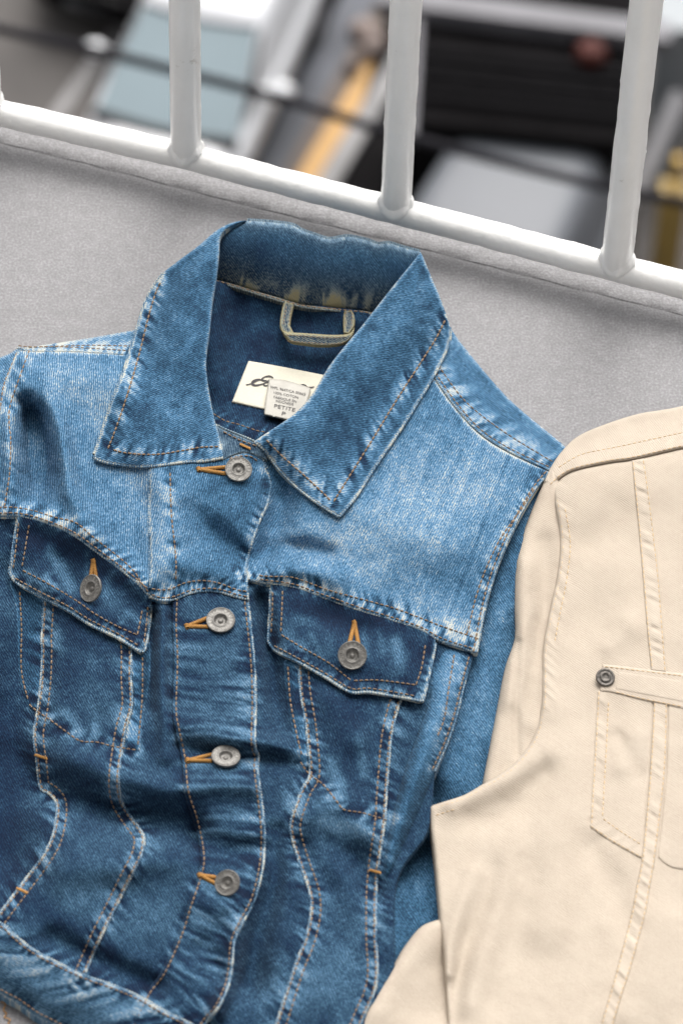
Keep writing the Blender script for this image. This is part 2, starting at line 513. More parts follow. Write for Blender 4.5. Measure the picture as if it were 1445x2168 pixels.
def window(C, m):
    x0, y0 = C.min(0) - m; x1, y1 = C.max(0) + m
    a = slice(max(0, int((y0 - V0) / RS)), min(RH, int((y1 - V0) / RS) + 2)); b = slice(max(0, int((x0 - U0) / RS)), min(RW, int((x1 - U0) / RS) + 2))
    return a, b

def stroke(R, pts):
    """a soft ridge (or valley) along points (u, v, amplitude, sigma)"""
    p = np.array(pts, float)
    C = cr(p[:, :2], 12.0)
    ls = np.concatenate([[0], np.cumsum(np.linalg.norm(np.diff(p[:, :2], axis=0), axis=1))])
    w = window(C, p[:, 3].max() * 3)
    X = np.stack([GU[w].ravel(), GV[w].ravel()], 1)
    if len(X) == 0: return
    d, s, _ = curve_dist(X, C)
    tot = np.linalg.norm(np.diff(C, axis=0), axis=1).sum()
    s = s * ls[-1] / max(tot, 1e-6)
    a = np.interp(s, ls, p[:, 2]); g = np.interp(s, ls, p[:, 3])
    R[w] += (a * np.exp(-(d / g) ** 2)).reshape(GU[w].shape)

SEED = [100]
PUCK = [0.65]
def seam(C, H_, F_, amp=0.7, sig=14, per=11, fa=0.28, fb=0.06, slant=0.5, side=0):
    """puckers along a seam: a ripple in height and the matching rubbed and dark spots of dye"""
    SEED[0] += 1
    w = window(C, sig * 2.6)
    X = np.stack([GU[w].ravel(), GV[w].ravel()], 1)
    if len(X) == 0: return
    d, s, g = curve_dist(X, C)
    r = noise1(s + slant * d * g, per, SEED[0]) + 0.3 * noise1(s + slant * d * g, per * 2.7, SEED[0] + 5000)
    e = np.exp(-(d / sig) ** 2)
    if side: e = e * np.where(g * side > 0, 1.0, np.exp(-(d / 4.0) ** 2))
    H_[w] += (PUCK[0] * amp * r * e).reshape(GU[w].shape)
    F_[w] += ((fa * r + fb) * e).reshape(GU[w].shape)

# ------------------------------------------------------------------ cloth panels
def panel(name, Pg, zf, mat, parent, fsrc=None, fade=0.45, tea=0.0, step=2.6, thick=1.2, roll=5.0, skirt=3.0, grain=0.0,
          edge=0.0, edge_w=5.0, fadef=None, teaf=None, label=None, kind=None):
    Pg = np.asarray(Pg, float)
    closed = np.vstack([Pg, Pg[:1]])
    x0, y0 = Pg.min(0) - step; x1, y1 = Pg.max(0) + step
    x0, x1 = max(x0, -150), min(x1, 1600); y1 = min(y1, 2360)
    us = np.arange(x0, x1 + step, step); vs = np.arange(y0, y1 + step, step)
    A, B = np.meshgrid(us, vs); X = np.stack([A.ravel(), B.ravel()], 1)
    ins = inside(X, Pg)
    h, w = A.shape
    I = ins.reshape(h, w)
    cell = I[:-1, :-1] | I[:-1, 1:] | I[1:, :-1] | I[1:, 1:]
    used = np.zeros((h, w), bool)
    used[:-1, :-1] |= cell; used[:-1, 1:] |= cell; used[1:, :-1] |= cell; used[1:, 1:] |= cell
    uid = np.flatnonzero(used.ravel())
    remap = -np.ones(h * w, int); remap[uid] = np.arange(len(uid))
    X = X[uid]; ins = ins[uid]
    # distance to the outline, snapping the outside vertices on to it
    d = np.full(len(X), 1e3)
    c = closed; a, b = c[:-1], c[1:]; ab = b - a; L2 = np.maximum((ab ** 2).sum(1), 1e-9)
    for i in range(0, len(X), 12000):
        x = X[i:i + 12000]
        ax = x[:, None] - a[None]; t = np.clip((ax * ab).sum(2) / L2, 0, 1)
        r = ax - t[..., None] * ab; d2 = (r ** 2).sum(2); j = d2.argmin(1); k = np.arange(len(x))
        d[i:i + 12000] = np.sqrt(d2[k, j])
        o = ~ins[i:i + 12000]
        near = a[j] + t[k, j][:, None] * ab[j]
        X[i:i + 12000][o] = near[o]
    d = np.where(ins, d, 0.0)
    u, v = X[:, 0], X[:, 1]
    z = zf(u, v)
    q = np.clip(d / roll, 0, 1)
    z = z - thick * (1 - np.sqrt(np.clip(1 - (1 - q) ** 2, 0, 1)))
    cy, cx = np.nonzero(cell)
    quads = np.stack([remap[cy * w + cx], remap[(cy + 1) * w + cx], remap[(cy + 1) * w + cx + 1], remap[cy * w + cx + 1]], 1)
    # hem: turn the rim down
    E = np.concatenate([quads[:, [0, 1]], quads[:, [1, 2]], quads[:, [2, 3]], quads[:, [3, 0]]])
    key = np.sort(E, 1); key = key[:, 0] * (len(X) + 1) + key[:, 1]
    _, first, cnt = np.unique(key, return_index=True, return_counts=True)
    Bd = E[first[cnt == 1]]
    bv = np.unique(Bd); m2 = -np.ones(len(X), int); m2[bv] = len(X) + np.arange(len(bv))
    Vw = at(u, v, z * MM)
    low = Vw[bv].copy(); low[:, 2] = np.maximum(low[:, 2] - skirt * MM, 0.0002)
    hem = np.stack([Bd[:, 1], Bd[:, 0], m2[Bd[:, 0]], m2[Bd[:, 1]]], 1)
    Va = np.vstack([Vw, low])
    me = mesh_np(name, Va, np.vstack([quads, hem]))
    f = np.full(len(X), fade)
    if fsrc is not None: f = f + (0.42 * np.tanh(samp(fsrc, u, v) * 1.35 / 0.42) if mat is M_denim else samp(fsrc, u, v))
    if fadef is not None: f = f + fadef(u, v, d)
    if edge: f = f + edge * np.exp(-(d / edge_w) ** 2)
    f = np.concatenate([f, f[bv]])
    tt = np.full(len(X), tea)
    if teaf is not None: tt = tt + teaf(u, v, d)
    tt = np.concatenate([tt, tt[bv]])
    me.attributes.new('fade', 'FLOAT', 'POINT').data.foreach_set('value', np.clip(f, -0.2, 1.15).astype(np.float32))
    me.attributes.new('tea', 'FLOAT', 'POINT').data.foreach_set('value', np.clip(tt, 0, 1).astype(np.float32))
    g = math.radians(grain); xy = at(u, v, np.full(len(u), .012))[:, :2] / MM; xy = np.vstack([xy, xy[bv]])
    uvv = np.stack([xy[:, 0] * math.cos(g) + xy[:, 1] * math.sin(g), -xy[:, 0] * math.sin(g) + xy[:, 1] * math.cos(g)], 1)
    li = np.empty(len(me.loops), np.int32); me.loops.foreach_get('vertex_index', li)
    me.uv_layers.new(name='UVMap').data.foreach_set('uv', uvv[li].astype(np.float32).ravel())
    o = link_mesh(name, me, mat, parent, kind)
    if label: o['label'] = label
    return o

def membrane(pts_z, bulge=0.0, bw=40.0, floor=None):
    """cloth hung on an outline: points (u, v, z) round the edge, blended inwards, never below floor"""
    q = np.array(pts_z, float)
    qc = np.vstack([q, q[:1]])
    L = np.concatenate([[0], np.cumsum(np.linalg.norm(np.diff(qc[:, :2], axis=0), axis=1))])
    s = np.arange(0, L[-1], 7.0)
    B = np.stack([np.interp(s, L, qc[:, i]) for i in range(3)], 1)
    def f(u, v):
        X = np.stack([np.atleast_1d(u), np.atleast_1d(v)], 1); out = np.empty(len(X))
        for i in range(0, len(X), 20000):
            x = X[i:i + 20000]
            d2 = ((x[:, None] - B[None, :, :2]) ** 2).sum(2)
            w = 1 / (d2 + 6.0) ** 1.4
            dm = np.sqrt(d2.min(1))
            out[i:i + 20000] = (w * B[:, 2]).sum(1) / w.sum(1) + bulge * (1 - np.exp(-(dm / bw) ** 2))
        if floor is not None:
            fl = floor(X[:, 0], X[:, 1]); k = 3.0
            out = fl + k * np.logaddexp(0, (out - fl) / k)
        return out
    return f

def surf(zf, C):
    C = np.asarray(C, float); return at(C[:, 0], C[:, 1], zf(C[:, 0], C[:, 1]) * MM)

def stitches(name, C, zf, mat, parent, length=8.5, gap=2.6, r=0.48, lift=0.25):
    """one seam of thread: many little raised stitches"""
    L = np.concatenate([[0], np.cumsum(np.linalg.norm(np.diff(C, axis=0), axis=1))])
    V, Fq, Ft = [], [], []
    s = random.uniform(0, 4)
    cs = [(math.cos(t), math.sin(t)) for t in np.linspace(0, 2 * math.pi, 7)[:-1]]
    while s + length < L[-1]:
        ss = np.array([s, s + length * .2, s + length * .5, s + length * .8, s + length])
        pu = np.interp(ss, L, C[:, 0]); pv = np.interp(ss, L, C[:, 1])
        s += length + gap + random.uniform(-.5, .5)
        if pv[0] > 2300 or pu[0] < -120 or pu[0] > 1560: continue
        Pp = at(pu, pv, (zf(pu, pv) + lift + random.uniform(-.06, .1)) * MM)
        T = Pp[-1] - Pp[0]; T /= np.linalg.norm(T)
        a = np.cross(T, [0, 0, 1.0]); a /= max(np.linalg.norm(a), 1e-9); b_ = np.cross(a, T)
        b0 = len(V)
        for i, k in enumerate((0.35, .9, 1.0, .9, 0.35)):
            for (cx_, cy_) in cs:
                V.append(Pp[i] + r * MM * k * (cx_ * a + cy_ * 0.8 * b_) - b_ * MM * (0.25 if i in (0, 4) else 0))
        for i in range(4):
            for k in range(6):
                Fq.append((b0 + i * 6 + k, b0 + i * 6 + (k + 1) % 6, b0 + (i + 1) * 6 + (k + 1) % 6, b0 + (i + 1) * 6 + k))
    if not V: return
    me = mesh_np(name, np.array(V), np.array(Fq))
    return link_mesh(name, me, mat, parent, 'stuff')

def offset_curve(C, d):
    T = np.gradient(C, axis=0); T /= np.maximum(np.linalg.norm(T, axis=1)[:, None], 1e-9)
    return C + d * np.stack([-T[:, 1], T[:, 0]], 1)

def hem(C, zf, r=0.68, fade=0.80, name='hem_edge', tea=0.12, parent=None):
    """the worn rolled edge of a seam: a ribbed cord of pale denim"""
    C = C[(C[:, 0] > -140) & (C[:, 0] < 1560) & (C[:, 1] < 2340)]
    P_ = surf(zf, C)
    L = np.concatenate([[0], np.cumsum(np.linalg.norm(np.diff(P_, axis=0), axis=1))])
    k = max(12, int(L[-1] / 0.00042)); s = np.linspace(0, L[-1], k)
    Q = np.stack([np.interp(s, L, P_[:, i]) for i in range(3)], 1)
    SEED[0] += 1
    n1, n2 = noise1(s * 1000, 2.0, SEED[0]), noise1(s * 1000, 7.0, SEED[0] + 900)
    rad = r * MM * (1 + 0.20 * np.sin(s / 0.0017 * 2 * math.pi) + 0.12 * n1 + .15 * n2)
    T_ = np.gradient(Q, axis=0); T_ /= np.linalg.norm(T_, axis=1)[:, None]
    a = np.cross(T_, [0, 0, 1.0]); a /= np.linalg.norm(a, axis=1)[:, None]; b = np.cross(a, T_)
    n = 8; th = np.linspace(0, 2 * math.pi, n + 1)[:-1]
    V = (Q[:, None] + rad[:, None, None] * (np.cos(th)[None, :, None] * a[:, None] + np.sin(th)[None, :, None] * b[:, None])).reshape(-1, 3)
    i, j = np.meshgrid(np.arange(k - 1), np.arange(n), indexing='ij')
    q = np.stack([i * n + j, i * n + (j + 1) % n, (i + 1) * n + (j + 1) % n, (i + 1) * n + j], -1).reshape(-1, 4)
    me = mesh_np(name, V, q)
    f = np.repeat(fade + .16 * n2 + .10 * n1 + .10 * np.sin(s / 0.0017 * 2 * math.pi), n)
    me.attributes.new('fade', 'FLOAT', 'POINT').data.foreach_set('value', np.clip(f, 0, 1.1).astype(np.float32))
    me.attributes.new('tea', 'FLOAT', 'POINT').data.foreach_set('value', np.full(len(V), tea, np.float32))
    li = np.empty(len(me.loops), np.int32); me.loops.foreach_get('vertex_index', li)
    me.uv_layers.new(name='UVMap').data.foreach_set('uv', (V[:, :2] / MM)[li].astype(np.float32).ravel())
    return link_mesh(name, me, M_denim, parent)

def cord(name, C, zf, r, mat, parent, twist=True):
    """an embroidered cord: a tube with ribs of thread"""
    P_ = surf(zf, C)
    # resample finely
    L = np.concatenate([[0], np.cumsum(np.linalg.norm(np.diff(P_, axis=0), axis=1))])
    k = max(8, int(L[-1] / 0.00018))
    s = np.linspace(0, L[-1], k)
    Q = np.stack([np.interp(s, L, P_[:, i]) for i in range(3)], 1)
    rad = r * MM * (1 + 0.16 * np.sin(s / 0.0009 * 2 * math.pi)) if twist else r * MM
    mb_ = MB(); mb_.tube(Q, rad, 8)
    return mb_.build(name, mat, parent, angle=0)
# ================================================================== DENIM JACKET
# named seams, in photo pixels
SIL = poly([(-150, 800), (0, 757), (38, 738), (60, 735), (130, 725), (200, 714), (283, 699)],
           [(283, 699), (341, 583), (418, 522), (490, 472), (523, 466), (617, 475), (695, 503), (778, 508), (889, 533), (911, 583), (944, 666), (953, 694)],
           [(953, 694), (1000, 757), (1080, 848), (1187, 938), (1300, 1050)],
           [(1300, 1050), (1250, 1500), (1150, 2000), (1000, 2360)],
           [(1000, 2360), (600, 2360), (430, 2345), (250, 2245), (107, 2168), (34, 2123), (0, 2105), (-150, 2020)])
YL_low = cr([(-150, 1096), (0, 1094), (36, 1094), (71, 1101), (117, 1117), (160, 1138), (213, 1177), (256, 1209), (295, 1241), (312, 1262), (341, 1273), (369, 1271), (408, 1257), (455, 1254), (500, 1266), (527, 1272)])
YL_up = cr([(-150, 1078), (0, 1074), (32, 1074), (71, 1081), (117, 1095), (160, 1106), (199, 1138), (249, 1177), (284, 1209), (302, 1237), (320, 1246), (355, 1248), (391, 1234), (426, 1229), (462, 1234), (500, 1248), (524, 1252)])
YR_low = cr([(505, 1225), (540, 1232), (562, 1236), (622, 1245), (686, 1268), (755, 1292), (823, 1313), (888, 1335), (931, 1358), (1006, 1383)])
YR_up = cr([(505, 1212), (566, 1220), (622, 1223), (695, 1249), (772, 1270), (836, 1288), (892, 1309), (931, 1324), (1012, 1352)])
PL_R = cr([(562, 987), (574, 1026), (568, 1065), (551, 1103), (533, 1155), (523, 1200), (526, 1260), (532, 1320), (540, 1400), (543, 1480), (541, 1560), (543, 1586), (549, 1600), (547, 1625), (553, 1676), (560, 1736), (562, 1779), (558, 1835), (541, 1904), (515, 1955), (498, 1994), (493, 2045), (485, 2088), (463, 2135), (438, 2165), (400, 2230), (380, 2345)])
PL_L = cr([(359, 996), (362, 1088), (371, 1177), (371, 1234), (367, 1319), (370, 1393), (367, 1500), (373, 1543), (386, 1607), (393, 1676), (412, 1736), (425, 1801), (423, 1843), (399, 1916), (378, 1981), (343, 2058), (309, 2105), (270, 2190)])
L1 = cr([(94, 1225), (92, 1270), (87, 1355), (88, 1371), (86, 1436), (79, 1500), (71, 1543), (71, 1573), (77, 1616), (84, 1668), (104, 1682), (118, 1700), (118, 1732), (107, 1779), (82, 1822), (47, 1869), (17, 1908), (-10, 1945), (-40, 1990)])
L2 = cr([(270, 1320), (279, 1367), (279, 1436), (281, 1492), (268, 1543), (260, 1590), (253, 1650), (258, 1693), (275, 1723), (300, 1758), (307, 1779), (300, 1814), (279, 1856), (249, 1917), (215, 1985), (185, 2054), (165, 2100)])
L3 = cr([(60, 1489), (77, 1504), (107, 1524), (142, 1550), (172, 1569), (206, 1571), (240, 1580), (296, 1589)])
S1 = cr([(625, 1375), (630, 1403), (634, 1463), (645, 1528), (649, 1565), (654, 1637), (638, 1669), (620, 1716), (613, 1752), (620, 1788), (635, 1835), (653, 1888), (656, 1932), (645, 1986), (624, 2040), (606, 2094), (584, 2165), (555, 2250), (530, 2345)])
S2 = cr([(853, 1455), (849, 1485), (843, 1500), (829, 1565), (822, 1644), (818, 1700), (816, 1737), (806, 1806), (800, 1853), (797, 1906), (797, 1985), (800, 2061), (790, 2110), (765, 2168), (700, 2345)])
S3 = cr([(635, 1612), (653, 1637), (685, 1662), (714, 1698), (728, 1714), (768, 1721), (818, 1736), (829, 1737)])
WB = cr([(-150, 1880), (0, 1951), (26, 1972), (69, 2007), (124, 2037), (185, 2065), (240, 2084), (300, 2110), (352, 2140), (399, 2163), (440, 2185)])
HEM = cr([(-150, 2020), (0, 2105), (34, 2123), (77, 2153), (107, 2168), (250, 2245), (380, 2310)])
ARM = cr([(1165, 1000), (1134, 1038), (1092, 1111), (1055, 1196), (1031, 1275), (1010, 1382)])
ARM_in = cr([(1130, 1035), (1104, 1075), (1061, 1136), (1031, 1196), (1007, 1263), (991, 1330), (985, 1345)])
ARM2 = cr([(1000, 1391), (982, 1458), (967, 1519), (946, 1579), (921, 1634)])
ARM2_in = cr([(961, 1385), (949, 1458), (940, 1519), (925, 1560)])
SHR = cr([(905, 770), (918, 800), (960, 860), (1010, 915), (1070, 955), (1150, 993), (1175, 1003)])
SHR_up = cr([(915, 755), (935, 785), (985, 850), (1060, 910), (1165, 975), (1190, 985)])
SHL = cr([(36, 739), (64, 742), (150, 743), (285, 751), (330, 753)])
SHL_up = cr([(60, 735), (120, 733), (200, 731), (300, 733)])
ARML = cr([(-40, 1000), (-6, 900), (7, 822), (20, 785), (38, 741)])
ARML_in = cr([(64, 737), (45, 790), (22, 858), (20, 900), (23, 929), (21, 1000), (11, 1064), (8, 1078)])
LC_in = cr([(523, 467), (490, 480), (468, 499), (464, 540), (458, 590), (450, 640), (444, 700), (438, 745), (437, 782), (443, 830), (455, 890), (471, 948), (473, 968)])
LC_out = cr([(472, 970), (430, 977), (390, 979), (313, 988), (252, 984), (212, 976), (200, 969)])
LC_left = cr([(199, 962), (213, 921), (235, 854), (263, 782), (288, 699), (310, 633), (341, 583), (374, 555), (418, 522), (457, 489), (490, 472), (523, 466)])
RC_in = cr([(889, 533), (872, 556), (844, 590), (806, 638), (767, 688), (734, 727), (695, 777), (662, 832), (623, 876), (568, 914), (538, 934)])
RC_low = cr([(538, 936), (562, 956), (590, 994), (634, 1037), (678, 1070), (717, 1094)])
RC_right = cr([(717, 1094), (725, 1087), (756, 1048), (795, 987), (844, 915), (883, 854), (922, 788), (950, 727), (953, 694)])
RC_top = cr([(953, 694), (944, 666), (928, 622), (911, 583), (896, 546), (889, 533)])
BC_top = cr([(523, 467), (568, 470), (617, 476), (640, 488), (660, 495), (695, 506), (718, 503), (739, 501), (778, 509), (800, 517), (822, 515), (850, 523), (872, 529), (889, 533)])
BC_low = cr([(420, 588), (457, 596), (496, 606), (568, 628), (640, 648), (712, 656), (789, 665), (850, 680)])

# --- height of the cloth over the ledge (mm) and rubbed dye, with some painted shade
H = np.zeros((RH, RW)); F = np.zeros((RH, RW)); T = np.zeros((RH, RW))
X = np.stack([GU.ravel(), GV.ravel()], 1)[:]
csil = np.vstack([SIL[::3], SIL[:1]])
dsil, _, _ = curve_dist(X, csil)
dsil = dsil.reshape(RH, RW)
H += 3.0 + 27.0 * (1 - np.exp(-dsil / 80.0))
del X
H += 1.1 * fbm(120, 1, 3) + 0.35 * fbm(30, 2, 2)
F += 0.040 * fbm(70, 3, 4) + 0.035 * fbm(17, 4, 2)
for p in [
    # left yoke: deep hollow near the armhole, smooth lit slope beside it
    [(56, 856, -6, 22), (68, 885, -13, 27), (78, 945, -17, 30), (84, 1005, -15, 32), (78, 1050, -8, 26)],
    [(100, 840, 2, 24), (124, 900, 6, 22), (136, 970, 8, 22), (152, 1050, 7, 26), (200, 1120, 5, 30)],
    [(60, 800, 4, 50), (140, 790, 5, 60), (240, 800, 4, 60)],
    [(20, 880, 3, 18), (22, 960, 4, 18), (24, 1030, 3, 18)],
    [(270, 850, 3, 60), (310, 960, 4, 60), (360, 1060, 6, 60), (345, 1190, 6, 50)],
    [(285, 1000, -3, 30), (300, 1060, -3, 30)],
    [(30, 1080, 4, 35), (110, 1098, 5, 32), (200, 1150, 5, 32), (300, 1240, 5, 30)],
    # left flap turns down to the left
    [(20, 1220, -5, 50), (60, 1330, -7, 60), (30, 1500, -11, 70), (10, 1650, -14, 80), (0, 1800, -12, 90)],
    [(130, 1190, -3, 26), (165, 1255, -3, 22)],
    [(90, 1235, 2, 25), (150, 1262, 3, 25), (230, 1300, 2, 25)],
    # between left flap and placket
    [(345, 1290, 4, 16), (342, 1400, 5, 15), (345, 1500, 5, 18), (352, 1600, 4, 25)],
    [(322, 1300, -4, 12), (318, 1400, -4, 13), (312, 1500, -3, 14)],
    # placket top hollow
    [(400, 1080, -3, 26), (450, 1128, -6, 30), (505, 1170, -6, 26), (530, 1190, -4, 20)],
    [(395, 1195, 3, 26), (470, 1215, 3, 22)],
    # right chest beside the placket, under the collar point
    [(575, 985, -7, 38), (592, 1050, -11, 36), (582, 1110, -11, 36), (560, 1170, -8, 26)],
    [(575, 1165, -4, 22), (630, 1160, -6, 22), (690, 1172, -4, 22)],
    [(570, 1210, 3, 22), (640, 1205, 4, 22), (720, 1225, 3, 26)],
    [(760, 1090, 4, 60), (860, 1130, 6, 80), (950, 1150, 5, 70)],
    # groove right of the placket
    [(553, 1270, -5, 18), (570, 1360, -7, 22), (582, 1470, -6, 24), (596, 1540, -3, 24)],
    # right flap
    [(690, 1300, -2.5, 30), (760, 1330, -2.5, 28)],
    [(680, 1360, 2.5, 34), (760, 1395, 3, 34), (850, 1420, 2, 30)],
    # crease across the placket at the fourth button
    [(375, 1530, 3, 28), (450, 1550, 4.5, 28), (520, 1566, 5.5, 26), (590, 1578, 4, 22), (640, 1596, 1.5, 22)],
    [(385, 1580, -2, 12), (470, 1592, -4, 13), (560, 1602, -3, 18), (640, 1630, -1, 20)],
    # long diagonal valley and swell over the lower left front
    [(40, 1640, -6, 45), (140, 1690, -9, 38), (230, 1722, -9, 36), (320, 1738, -8, 34), (410, 1752, -5, 34)],
    [(150, 1600, 4, 34), (250, 1640, 5, 32), (350, 1668, 5, 30)],
    [(140, 1830, 5, 50), (230, 1830, 6, 46), (330, 1820, 6, 46), (400, 1830, 3, 40)],
    [(400, 1665, 5, 28), (470, 1660, 5, 28), (535, 1664, 4, 24)],
    [(420, 1780, -4, 28), (480, 1800, -5, 30), (545, 1800, -4, 26)],
    [(410, 1900, 3, 36), (480, 1915, 4, 34)],
    [(110, 1990, -4, 26), (220, 2040, -4, 24), (330, 2090, -4, 24)],
    [(430, 2010, -3, 30), (470, 2060, -3, 26)],
    # the placket edge lifts off the body
    [(500, 1960, 3, 18), (490, 2060, 5, 18), (460, 2140, 6, 18)],
    [(585, 1760, -3, 22), (580, 1860, -5, 24), (548, 1980, -7, 30), (530, 2080, -8, 36)],
    # right front
    [(650, 1720, 4, 34), (720, 1700, 3, 36), (780, 1760, 3, 30)],
    [(700, 1790, -3, 34), (760, 1830, -5, 34), (790, 1890, -4, 26)],
    [(640, 1800, -3, 26), (690, 1880, -4, 34), (710, 1960, -2, 40)],
    [(700, 1480, 2.5, 36), (745, 1560, 3, 36)],
]: stroke(H, [(a_, b_, c_ * (2.3 if a_ < 260 and b_ < 1060 else 1.7 if b_ < 1240 else 1.75), d_) for a_, b_, c_, d_ in p])

H = 2.5 + 2.0 * np.logaddexp(0, (H - 2.5) / 2.0)
# dye: light chest panels, deep indigo pockets; last stroke is painted shade
for p in [
    [(130, 800, .10, 70), (240, 880, .12, 90), (330, 1010, .10, 90), (380, 1150, .10, 60)],
    [(340, 1000, .05, 26), (342, 1100, .12, 26), (345, 1230, .22, 30)],
    [(640, 1130, .08, 60), (780, 1130, .14, 100), (900, 1080, .16, 110), (1000, 1020, .12, 90)],
    [(900, 1290, .12, 40), (950, 1320, .2, 26), (1000, 1340, .10, 26)],
    [(60, 1140, -.17, 24), (150, 1165, -.16, 22), (240, 1230, -.12, 22)],
    [(105, 1160, .26, 13), (125, 1200, .30, 15), (150, 1245, .2, 13)], [(185, 1175, .22, 8), (186, 1215, .18, 8)], [(235, 1215, .16, 10), (225, 1260, .14, 12)], [(60, 1215, .26, 12), (110, 1243, .2, 12)],
    [(240, 1260, .10, 22), (265, 1300, .12, 20)],
    [(620, 1280, -.18, 22), (720, 1310, -.16, 24), (830, 1340, -.12, 26), (890, 1400, -.1, 30)],
    [(630, 1310, .12, 13), (680, 1320, .12, 13)], [(770, 1330, .16, 9), (775, 1390, .12, 10)],
    [(838, 1355, .36, 16), (848, 1395, .28, 18)], [(600, 1340, .2, 12), (640, 1370, .16, 12)], [(660, 1345, .2, 9), (680, 1385, .14, 10)], [(800, 1335, .2, 8), (812, 1375, .14, 9)],
    [(700, 1350, .1, 16), (690, 1390, .06, 18)],
    [(150, 1330, -.12, 50), (160, 1420, -.12, 55), (170, 1520, -.08, 40)], [(190, 1400, .1, 40), (200, 1500, .1, 36)], [(120, 1340, .2, 12), (128, 1380, .14, 12)], [(140, 1510, .22, 12), (165, 1545, .26, 13)], [(200, 1535, .2, 9), (206, 1560, .16, 10)], [(285, 1540, .26, 9), (292, 1580, .2, 9)], [(700, 1610, .16, 12), (720, 1660, .22, 14)], [(760, 1560, .14, 12), (770, 1640, .2, 14)], [(690, 1740, .2, 20), (780, 1760, .2, 18)],
    [(735, 1500, -.12, 50), (745, 1600, -.12, 45), (760, 1680, -.06, 30)],
    [(420, 1470, .03, 60), (440, 1400, .05, 60)],
    [(60, 1900, -.12, 30), (140, 1960, -.14, 26), (230, 2020, -.14, 26)],
    [(180, 1890, .08, 60), (330, 1950, .12, 60), (430, 1900, .06, 50)],
    [(640, 2080, .16, 50), (720, 2050, .10, 70), (560, 2120, .15, 30)],
    [(700, 1700, .12, 40), (740, 1740, .10, 40)],
    [(960, 1420, .24, 30), (930, 1520, .16, 30), (890, 1620, .08, 26)], [(1060, 1300, .10, 40), (1030, 1450, .10, 50), (985, 1600, .06, 50)],
    [(0, 1400, -.08, 60), (0, 1500, -.12, 60), (10, 1700, -.12, 60), (10, 1850, -.1, 50)],  # shade on the far left side, painted in as darker cloth
]: stroke(F, p)

seam(YL_up, H, F, .55, 15, 8, .31, .02, .6)
seam(YL_low, H, F, .5, 9, 9, .20, -.05, .6)
seam(YR_up, H, F, .55, 15, 8, .31, .03, -.6)
seam(YR_low, H, F, .5, 9, 9, .20, -.05, -.6)
for c_, a_ in ((LC_left, .0), (LC_out, .0)): pass
seam(offset_curve(PL_L, 2), H, F, .35, 13, 13, .30, .03, .4)
seam(offset_curve(PL_R, 22)[80:], H, F, .6, 26, 9, .30, .05, .25)
seam(offset_curve(PL_R, 40)[90:], H, F, .4, 46, 7, .19, .02, .12)
seam(offset_curve(PL_L, -30)[60:], H, F, .4, 40, 9, .20, .0, .12)
for c_ in (L1, L2, S1, S2):
    seam(c_, H, F, .5, 16, 8, .25, .02, .6)
    seam(c_, H, F, .3, 32, 8, .20, .02, .4)
seam(offset_curve(L2, 17), H, F, .5, 15, 9, .25, .05, .6)
seam(offset_curve(L1, -18), H, F, .5, 14, 9, .24, .04, .6)
seam(offset_curve(S1, -18), H, F, .5, 16, 9, .24, .05, .6)
seam(offset_curve(S2, 16), H, F, .5, 14, 9, .24, .04, .6)
for c_ in (L3, S3): seam(c_, H, F, .7, 18, 11, .36, .06, .5)
seam(WB, H, F, .8, 24, 12, .34, -.02, .9)
seam(offset_curve(WB, 40), H, F, .9, 34, 13, .38, .08, 1.3)
seam(ARM_in, H, F, .35, 14, 12, .12, .04, .5)
seam(ARM2_in, H, F, .5, 18, 12, .14, .0, .5)
seam(ARML_in, H, F, .5, 18, 10, .18, .08, .6)
seam(SHR_up, H, F, .5, 20, 10, .18, .12, .6)
seam(SHL_up, H, F, .5, 14, 10, .18, .14, .8)

FINE = dict(amp=.30, sig=9, per=5.2, fa=.31, fb=.02, slant=.25)
for c_, d_ in ((YL_low, -12), (YR_low, -12), (L1, -12), (L2, 12), (S1, -12), (S2, 12), (WB, 14), (HEM, -14), (ARM, 12), (ARM2, 12), (SHR, -14), (SHL, -8), (PL_R, 11), (YL_up, 14), (YR_up, 14)):
    seam(offset_curve(c_, d_), H, F, **FINE)
for c_ in ([(30, 1222), (85, 1254), (142, 1283), (192, 1314), (249, 1342), (296, 1370)], [(578, 1364), (626, 1388), (686, 1421), (742, 1455), (780, 1455), (845, 1465), (886, 1472)],
           [(34, 1110), (26, 1205)], [(310, 1360), (314, 1280)], [(576, 1250), (574, 1350)], [(893, 1470), (914, 1370)]):
    seam(cr(c_), H, F, amp=.3, sig=11, per=5.5, fa=.36, fb=.05, slant=.25)

Hs = lambda off_: (lambda u, v: samp(H, u, v) + off_)
jacket = empty('denim_jacket', at1(480, 1500), label='faded blue denim trucker jacket with open collar lying on the grey ledge', cat='jacket')
MD, JK = M_denim, jacket

def near(C, amp, w):
    return lambda u, v, d: amp * np.exp(-(curve_dist(np.stack([u, v], 1), C)[0] / w) ** 2)

# --- body cloth
front_poly = poly([(-150, 1060), (300, 1100), (600, 1150), (1000, 1340)], [(1000, 1340), (1000, 1391), (982, 1458), (967, 1519), (946, 1579), (921, 1634), (905, 1760), (840, 1870), (830, 2100), (760, 2360)], [(760, 2360), (400, 2360), (330, 2240), (100, 2140), (-150, 2000)])
panel('body_cloth', front_poly, Hs(0), MD, JK, F, .31, tea=.09, grain=28, step=3.0)
back_poly = poly([(-150, 830), (0, 770), (300, 718), (420, 560), (520, 500), (870, 550), (950, 720), (1180, 950), (1230, 1100)], [(1230, 1100), (1100, 1400), (1000, 1500), (700, 1500), (-150, 1200)])
panel('back_panel', back_poly, lambda u, v: np.full_like(u, 2.0), MD, JK, None, .35, step=6, skirt=1.8)
